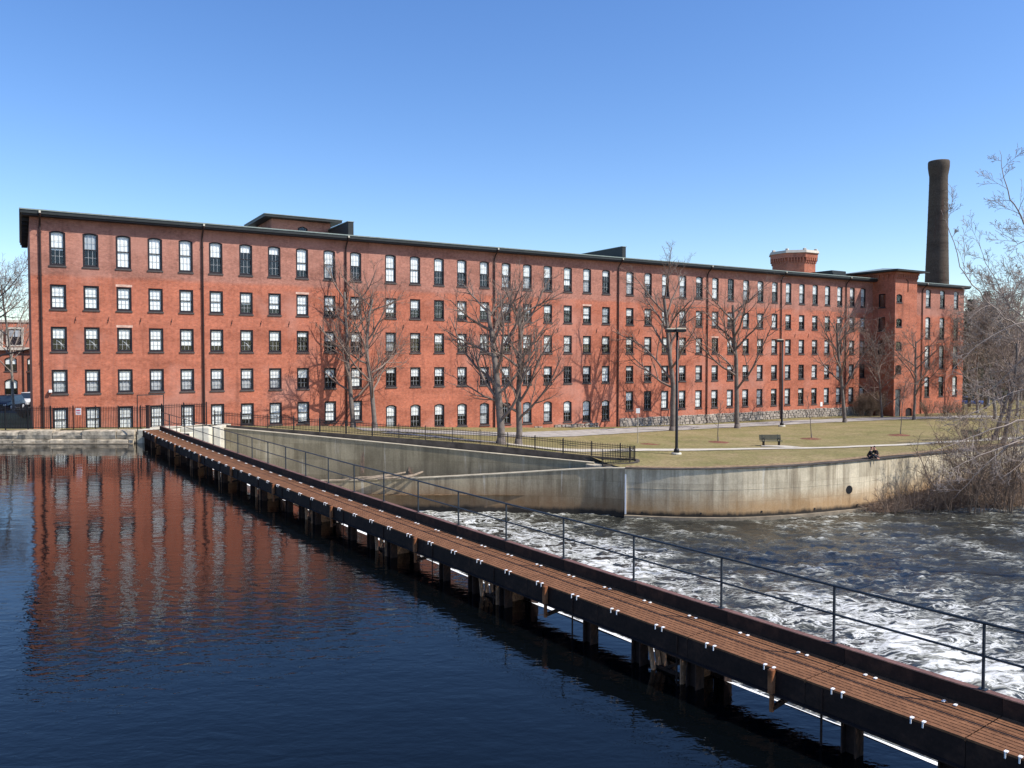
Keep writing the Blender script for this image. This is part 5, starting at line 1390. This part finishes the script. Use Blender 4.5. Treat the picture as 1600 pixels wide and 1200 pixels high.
# low dead brush lying on the bank
def bank_brush():
    rg = random.Random(5); m_ = MB()
    for k in range(4200):
        x = rg.uniform(edge[1][0] + 1, edge[-2][0] + 4); y0_ = np.interp(x, ex, ey); y1_ = max(np.interp(x, rx, ry), y0_ + 0.3); y = rg.uniform(y0_ + 0.05, y1_)
        z = bankz(x, y); a = rg.uniform(0, 6.283); l = rg.uniform(0.3, 1.3); e = rg.uniform(0.05, 0.9)
        m_.tube([(x, y, z), (x + math.cos(a) * l * .5, y + math.sin(a) * l * .5, z + l * e * .6), (x + math.cos(a) * l, y + math.sin(a) * l, z + l * e * rg.uniform(.4, 1))], [0.012, 0.010, 0.006], 3)
    tag(m_.build("undergrowth", M['brush'], fix=False), kind='stuff')
bank_brush()
p = on(1213, 651); shrub("garden_shrub", p, 2.6, 1.7, 301, "leafless brown shrub against the stone foundation behind the far lamp post", "shrubs at the foot of the mill", 26)
p = on(1238, 650); shrub("garden_shrub", p, 2.2, 1.3, 302, "smaller twiggy shrub just right of the shrub behind the far lamp post", "shrubs at the foot of the mill", 18)
for i, px in enumerate((1352, 1366, 1380)):
    s = fac(px, 640, 1.0 + i * 0.5)[0]; q = bpt(TS0 - 4.5 + i * 1.6, 1.3 + 0.4 * i, 0); q[2] = mesh_z(q[0], q[1])
    shrub("hedge_shrub", q, 3.4, 1.3, 310 + i, "dense reddish brown shrub in the shaded corner beside the tower, %s of three" % ("left", "middle", "right")[i], "shrubs in the tower corner", 34, cfg=dict(r=0.02, n=[10, 5]))
for i, (px, py) in enumerate(((1452, 651), (1478, 652), (1500, 652))):
    p = on(px, py); shrub("garden_shrub", p, 2.4, 1.8, 320 + i, "low bare shrub in front of the mill wing right of the tower, %s of three" % ("left", "middle", "right")[i], "shrubs at the foot of the mill", 20)

# bare trees on the far right, on and behind the lawn
G_R = "bare trees at the right edge of the park"
D_T = dict(levels=4, rmin=0.016, n=[15, 9, 7, 5], t0=[0.15, 0.15, 0.15, 0.2], trunkfrac=0.9, up=0.05, len=[0.58, 0.5, 0.46, 0.5])
for i, (px, Yd, yt, lb) in enumerate(((1528, 128, 470, "tall bare tree just right of the end of the mill"), (1556, 110, 480, "bare tree behind the half hidden bench"), (1590, 120, 440, "bare tree at the right edge beyond the lawn"),
                                      (1625, 105, 450, "bare tree whose left half enters the right edge of the view"), (1545, 150, 500, "bare tree far behind the lawn, between the mill end and the others"), (1610, 160, 470, "farthest bare tree at the right edge"))):
    g = at_y(px, 600, Yd); p = np.array([g[0], Yd, mesh_z(g[0], Yd)]); h_ = at_y(px, yt, Yd)[2] - p[2]
    tree("bare_tree", p, h_, 0.22, 400 + i, lb, G_R, D_T, ('trunk_pale', 'wood_far'))
for i, (px, Yd, yt, lb) in enumerate(((1553, 76, 560, "leaning bare tree with a dark trunk on the lawn near the path end"), (1568, 72, 520, "bare tree standing by the river wall at the right"))):
    g = at_y(px, 690, Yd); p = np.array([g[0], Yd, mesh_z(g[0], Yd)]); h_ = at_y(px, yt, Yd)[2] - p[2]
    tree("bare_tree", p, h_, 0.20, 420 + i, lb, G_R, dict(levels=4, n=[9, 6, 5, 3], t0=[0.3, .2, .2, .2]), lean=(0.15, 0))
# conifer
def conifer(px, Yd, yt, label):
    g = at_y(px, 600, Yd); p = np.array([g[0], Yd, mesh_z(g[0], Yd)]); h_ = at_y(px, yt, Yd)[2] - p[2]; rg = random.Random(9)
    r0 = empty("pine_tree", p, label=label, cat="tree"); m_ = MB(); m_.tube([(0, 0, -0.2), (0, 0, h_ * .5), (0, 0, h_ * .97)], [.3, .18, .03], 8); m_.build("trunk", M['trunk'], r0, smooth=True)
    mc = MB()
    for k in range(260):
        t = rg.random() ** 0.8; z = h_ * (0.12 + 0.86 * t); R = (1 - t) * h_ * 0.22 + 0.5; a = rg.uniform(0, 6.283); dr = rg.uniform(-.35, .05)
        for j in range(16):
            f_ = rg.uniform(.25, 1); x, y = math.cos(a) * R * f_, math.sin(a) * R * f_; zz = z + dr * R * f_ + rg.uniform(-.2, .2); s_ = rg.uniform(.15, .42); b_ = rg.uniform(0, 6.28)
            x += rg.uniform(-.3, .3); y += rg.uniform(-.3, .3)
            mc.add([(x, y, zz), (x + math.cos(b_) * s_, y + math.sin(b_) * s_, zz - s_ * .5), (x + math.cos(b_ + .7) * s_, y + math.sin(b_ + .7) * s_, zz + s_ * .2)], [(0, 1, 2)])
    mc.build("crown", plain("pine_needles", (0.060, 0.066, 0.040), 0.8, 0.4, 0.6), r0, fix=False)
conifer(1540, 140, 452, "dark evergreen standing behind the bare trees right of the mill")
conifer(1515, 146, 465, "shorter dark evergreen close to the right end of the mill")
# far wood closing the view on the right and left
def far_wood(x0, x1, Yd, h_, n, name):
    rg = random.Random(31); m_ = MB()
    for k in range(n):
        x = rg.uniform(x0, x1); y = Yd + rg.uniform(-6, 14); z = mesh_z(x, y); hh = h_ * rg.uniform(.6, 1.1)
        m_.tube([(x, y, z), (x + rg.uniform(-.4, .4), y, z + hh * .5), (x + rg.uniform(-.9, .9), y, z + hh)], [.14, .09, .02], 3)
        for j in range(20):
            zz = z + hh * rg.uniform(.05, .97); a = rg.uniform(0, 6.28); l = rg.uniform(.8, 3.0)
            m_.tube([(x, y, zz), (x + math.cos(a) * l * .5, y + math.sin(a) * l * .5, zz + l * .4), (x + math.cos(a) * l, y + math.sin(a) * l, zz + l * .9)], [.06, .045, .02], 3)
    tag(m_.build(name, M['wood_far'], fix=False), "grey brown leafless wood closing the view behind the lawn", kind='stuff')
far_wood(84, 190, 170, 19.0, 900, "far_woods")

# near tree at the right edge: trunk outside the picture, limbs reach in over the river
def near_tree():
    Yn = 40.0; rg = random.Random(77)
    base = at_y(1730, 790, Yn); base[2] = Z_LOW + 0.2
    r0 = empty("overhanging_tree", base, label="pale grey bare tree reaching in over the river from the right edge", cat="tree")
    mt, mc = MB(), MB()
    B = Vector(base)
    P = lambda px, py, Y: Vector(at_y(px, py, Y)) - B
    tr_pts = [Vector((0, 0, -1.0)), P(1712, 720, Yn), P(1690, 610, Yn), P(1672, 500, Yn), P(1662, 380, Yn), P(1650, 250, Yn)]
    mt.tube([tuple(v) for v in tr_pts], [.24, .20, .17, .13, .09, .05], 10)
    cfg = dict(BARE); cfg.update(levels=4, n=[9, 6, 4, 2], t0=[0.1, 0.15, 0.2, 0.2], len=[0.35, 0.55, 0.55, .5], ang=[(25, 55), (20, 45), (20, 50), (20, 45)], rmin=0.0065, seg=[.5, .35, .25, .2], wob=0.10, up=0.02, fall=[.55, .4, .3, .3], rr=[.45, .5, .6, .6])
    def limb(pts, r0_, n=9, ln=1.5):
        V = [P(*q) for q in pts]
        D = []
        for a, b in zip(V[:-1], V[1:]):
            for k in range(4): D.append(a.lerp(b, k / 4) + Vector((rg.gauss(0, .03), rg.gauss(0, .03), rg.gauss(0, .03))))
        D.append(V[-1]); m = len(D); rad = [max(0.008, r0_ * (1 - 0.85 * i / (m - 1))) for i in range(m)]
        mc.tube([tuple(v) for v in D], rad, 6)
        for k in range(n):
            t = (k + rg.random()) / n * (m - 2); i = int(t); q = D[i].lerp(D[i + 1], t - i); d = (D[i + 1] - D[i]).normalized()
            c = rot_axis(d, perp(d), math.radians(rg.uniform(25, 65))); c = rot_axis(c, d, rg.uniform(0, 6.283))
            grow(mt, mc, q, c, ln * 1.35 * rg.uniform(.4, 1.3) * (1 - .4 * t / m), max(.012, rad[i] * .5), 1, rg, cfg)
    limb([(1672, 520, 40), (1640, 560, 39), (1600, 520, 38.5), (1560, 488, 38), (1528, 455, 37.5), (1500, 415, 37), (1478, 345, 36.8), (1470, 328, 36.8)], .050, 12, 1.5)
    limb([(1665, 430, 40), (1630, 400, 40.5), (1600, 350, 41), (1580, 310, 41), (1567, 265, 41), (1562, 235, 41)], .055, 12, 1.5)
    limb([(1680, 560, 40), (1630, 520, 41), (1580, 480, 42), (1545, 420, 42), (1525, 375, 42)], .05, 14, 1.7)
    limb([(1690, 610, 40), (1640, 640, 39), (1600, 655, 38), (1560, 668, 37.5), (1500, 690, 37), (1450, 708, 36.5)], .055, 10, 1.4)
    limb([(1690, 590, 40), (1640, 600, 40), (1580, 615, 40), (1530, 640, 39.5), (1470, 668, 39)], .045, 10, 1.4)
    limb([(1680, 520, 40), (1640, 500, 39), (1590, 505, 38), (1540, 530, 38), (1500, 565, 38), (1470, 600, 38)], .045, 10, 1.4)
    limb([(1685, 580, 40), (1630, 570, 41), (1590, 590, 42), (1540, 610, 42)], .04, 9, 1.4)
    limb([(1662, 380, 40), (1630, 430, 41), (1590, 440, 42), (1550, 445, 42)], .04, 12, 1.6)
    limb([(1668, 470, 40), (1625, 455, 41), (1580, 462, 42), (1540, 470, 42)], .04, 12, 1.6)
    limb([(1705, 700, 40), (1650, 690, 38), (1590, 690, 37), (1530, 712, 36.5), (1480, 735, 36)], .055, 10, 1.3)
    limb([(1700, 640, 40), (1640, 655, 42), (1570, 700, 43), (1520, 745, 43), (1490, 780, 43)], .05, 10, 1.4)
    limb([(1675, 500, 40), (1620, 540, 42), (1560, 600, 43), (1500, 640, 43)], .045, 10, 1.5)
    limb([(1660, 400, 40), (1630, 370, 42), (1590, 380, 43), (1555, 360, 43)], .04, 10, 1.5)
    limb([(1700, 660, 40), (1640, 700, 39), (1600, 720, 39), (1560, 750, 38.5)], .04, 9, 1.3)
    mt.build("trunk", M['trunk_pale'], r0, smooth=True, fix=False); mc.build("crown", M['twig_pale'], r0, smooth=True, fix=False)
near_tree()

# ------------------------------------------------------------------ LEFT BACKGROUND: house, tree, car
def house():
    Yh = 104.0; sc_ = Yh / F_PX
    b = at_y(0, 634, Yh); zb = gz(b[0], Yh) - 0.1
    r0 = empty("row_house", (b[0], Yh, zb), 0.40, label="red brick row house with cream trims and a slate mansard left of the mill", cat="house")
    X_ = lambda px: (px - 0) * sc_ - 0.0; Zp = lambda y: at_y(0, y, Yh)[2] - zb
    z_c = Zp(547); z_t = Zp(503)
    winl = [(X_(15.5), 1.4, Zp(580), Zp(558), .25), (X_(46), 1.4, Zp(580), Zp(558), .25), (X_(-18), 1.4, Zp(580), Zp(558), .25)]
    dn = (X_(46), 1.5, 0.1, Zp(583), 0.0)
    low = [(X_(15.5), 1.5, Zp(622), Zp(592), .3), (X_(-18), 1.5, Zp(622), Zp(592), .3)]
    m_ = MB(); wall_open(m_, X_(-60), X_(70), -1, z_c, winl + low + [dn]); m_.add([(X_(70), 0, -1), (X_(70), 9, -1), (X_(70), 9, z_c), (X_(70), 0, z_c)], [(0, 1, 2, 3)]); m_.add([(X_(-60), 0, -1), (X_(-60), 9, -1), (X_(-60), 9, z_c), (X_(-60), 0, z_c)], [(0, 3, 2, 1)])
    m_.build("wall", M['brick_house'], r0, fix=False)
    m_ = MB(); m_.box(X_(-60), X_(70), 0.9, 1.0, -0.9, z_c); m_.build("inner_wall", M['room'], r0)
    for s, w, zb_, zt, ar in winl + low:
        k = kit(w, round(zt - zb_, 2), ar, 2, 1); f_ = put("window", k['frame'], r0, (s, 0, zb_)); put("pane", k['pu'], f_); put("pane", k['pl'], f_); put("blind", k['blind'][(.5, 'blind')], f_)
        mm = MB(); mm.box(-0.05, 0.05, 0.08, 0.15, 0.1, zt - zb_ - 0.15); mm.build("mullion", M['trim'], f_)
    m_ = MB(); m_.box(dn[0] - .7, dn[0] + .7, .12, .18, 0.1, dn[3]); m_.build("door", M['trim'], r0)
    m_ = MB(); m_.box(X_(-61), X_(71), -0.45, 0.0, z_c, z_c + .35); m_.build("cornice", M['stone_trim'], r0)
    m_ = MB(); m_.loft([[(X_(-60), -0.1, z_c + .352), (X_(70), -0.1, z_c + .352), (X_(70), 9, z_c + .352), (X_(-60), 9, z_c + .352)], [(X_(-60), 0.8, z_t), (X_(70), 0.8, z_t), (X_(70), 8.2, z_t), (X_(-60), 8.2, z_t)]]); m_.build("mansard_roof", M['brick_house'], r0)
    m_ = MB(); m_.box(X_(-61), X_(71), 0.6, 8.4, z_t + .003, z_t + .3); m_.build("roof_cap", M['stone_trim'], r0)
    for px in (22, -20):
        m_ = MB(); x = X_(px); m_.box(x - .75, x + .75, -0.12, 1.2, Zp(539), Zp(514)); dm = m_.build("dormer", M['trim'], r0)
        for a, b_, c, d_ in ((-.95, .95, Zp(514) + .003, Zp(511)), (-.95, .95, Zp(541), Zp(539) - .003), (-.95, -.755, Zp(539), Zp(514)), (.755, .95, Zp(539), Zp(514))):
            m_ = MB(); m_.box(x + a, x + b_, -0.2, 1.25, c, d_); m_.build("dormer_trim", M['stone_trim'], dm)
        for a in (-.62, .05):
            m_ = MB(); m_.box(x + a, x + a + .56, -0.135, -0.125, Zp(526), Zp(516)); m_.build("pane", M['blind_dim'], dm)
    m_ = MB(); m_.tube([(X_(33), -.12, 0), (X_(33), -.12, z_c)], [.07, .07], 6); m_.build("downpipe", M['pipe'], r0)
    m_ = MB(); m_.box(X_(1), X_(6), -0.2, 0.5, Zp(545), Zp(516)); m_.build("pilaster", M['stone_trim'], r0)
house()
Yt_ = 90.0; g = at_y(22, 630, Yt_); p = np.array([g[0], Yt_, mesh_z(g[0], Yt_)])
tree("bare_tree", p, at_y(22, 425, Yt_)[2] - p[2], 0.15, 501, "bare street tree standing in front of the row house at the left edge", None, dict(levels=4, n=[13, 8, 6, 4], t0=[.25, .2, .2, .2]), ('trunk_pale', 'twig_pale'))
g = at_y(-25, 630, 84); p = np.array([g[0], 84, mesh_z(g[0], 84)])
tree("bare_tree", p, at_y(-10, 440, 84)[2] - p[2], 0.24, 502, "bare street tree just outside the left edge whose twigs cross the house", None, dict(levels=4))
def car(px, Yd, rz, col, label):
    g = at_y(px, 630, Yd); p = (g[0], Yd, mesh_z(g[0], Yd)); r0 = empty("parked_car", p, rz, label=label, cat="car", group="cars parked in the street on the left")
    body = NT("car_paint", 0.25, (*col, 1), 0.6); body = body.m
    def sec(x, w, z0, z1, zs): return [(x, -w * .92, z0), (x, -w, zs), (x, -w * .9, z1), (x, w * .9, z1), (x, w, zs), (x, w * .92, z0)]
    m_ = MB(); m_.loft([sec(-2.3, .72, .38, .72, .55), sec(-2.2, .86, .28, .85, .6), sec(-1.3, .92, .26, .98, .65), sec(0, .93, .26, 1.0, .65), sec(1.5, .92, .26, 1.05, .65), sec(2.25, .86, .3, 1.02, .65), sec(2.35, .78, .4, .9, .6)]); m_.build("body", body, r0, smooth=False)
    m_ = MB(); sq = lambda x, w, z: [(x, -w, z), (x, w, z)]
    m_.loft([[(-1.25, -.84, .985), (2.15, -.84, 1.03), (2.15, .84, 1.03), (-1.25, .84, .985)], [(-.45, -.68, 1.62), (1.75, -.68, 1.62), (1.75, .68, 1.62), (-.45, .68, 1.62)]]); cab = m_.build("cabin", plain("car_glass", (0.02, 0.03, 0.045), 0.1, 0.1, spec=0.6), r0)
    m_ = MB(); m_.cbox(-.5, 1.8, -.70, .70, 1.622, 1.68, .03); m_.build("roof", body, r0)
    for x in (-1.45, 1.45):
        for y in (-.84, .84):
            m_ = MB(); m_.loft([[(x + .34 * math.cos(a), y + d, .34 + .34 * math.sin(a)) for a in np.linspace(0, 6.283, 17)[:-1]] for d in (-.11, .11)]); w_ = m_.build("wheel", M['rubber'], r0)
            m_ = MB(); m_.loft([[(x + .2 * math.cos(a), y + d, .34 + .2 * math.sin(a)) for a in np.linspace(0, 6.283, 13)[:-1]] for d in (-.115, .115)]); m_.build("rim", M['clip'], w_)
    for y in (-.62, .62): m_ = MB(); m_.cbox(-2.30, -2.16, y - .16, y + .16, .58, .74, .02); m_.build("headlight", M['white'], r0)
    m_ = MB(); m_.box(-2.34, -2.28, -.4, .4, .48, .62); m_.build("grille", M['metal_black'], r0)
    return r0
car(13, 92, math.radians(98), (0.012, 0.016, 0.032), "dark blue car facing the pond in front of the row house")
car(46, 99, math.radians(95), (0.6, 0.6, 0.6), "pale car mostly hidden by the left corner of the mill")
car(1516, 150, math.radians(150), (0.10, 0.20, 0.55), "bright blue car behind the shrubs at the right end of the mill")
g = at_y(38, 640, 80); p = np.array([g[0], 80, mesh_z(g[0], 80)]); shrub("garden_shrub", p, 1.4, 1.2, 330, "dark low bush behind the tall fence at the left corner of the mill", "shrubs at the foot of the mill", 30)
mb = MB(); pts = [(-75, 86), (-34, 86), (-34, 102.5), (-75, 102.5)]
q = []
for i in range(21):
    for j in range(9): x = -75 + 41 * i / 20; y = 86 + 16.5 * j / 8; q.append((x, y, mesh_z(x, y) + 0.03))
mb.add(q, [(i * 9 + j, (i + 1) * 9 + j, (i + 1) * 9 + j + 1, i * 9 + j + 1) for i in range(20) for j in range(8)])
tag(mb.build("street", M['street']), kind='structure')
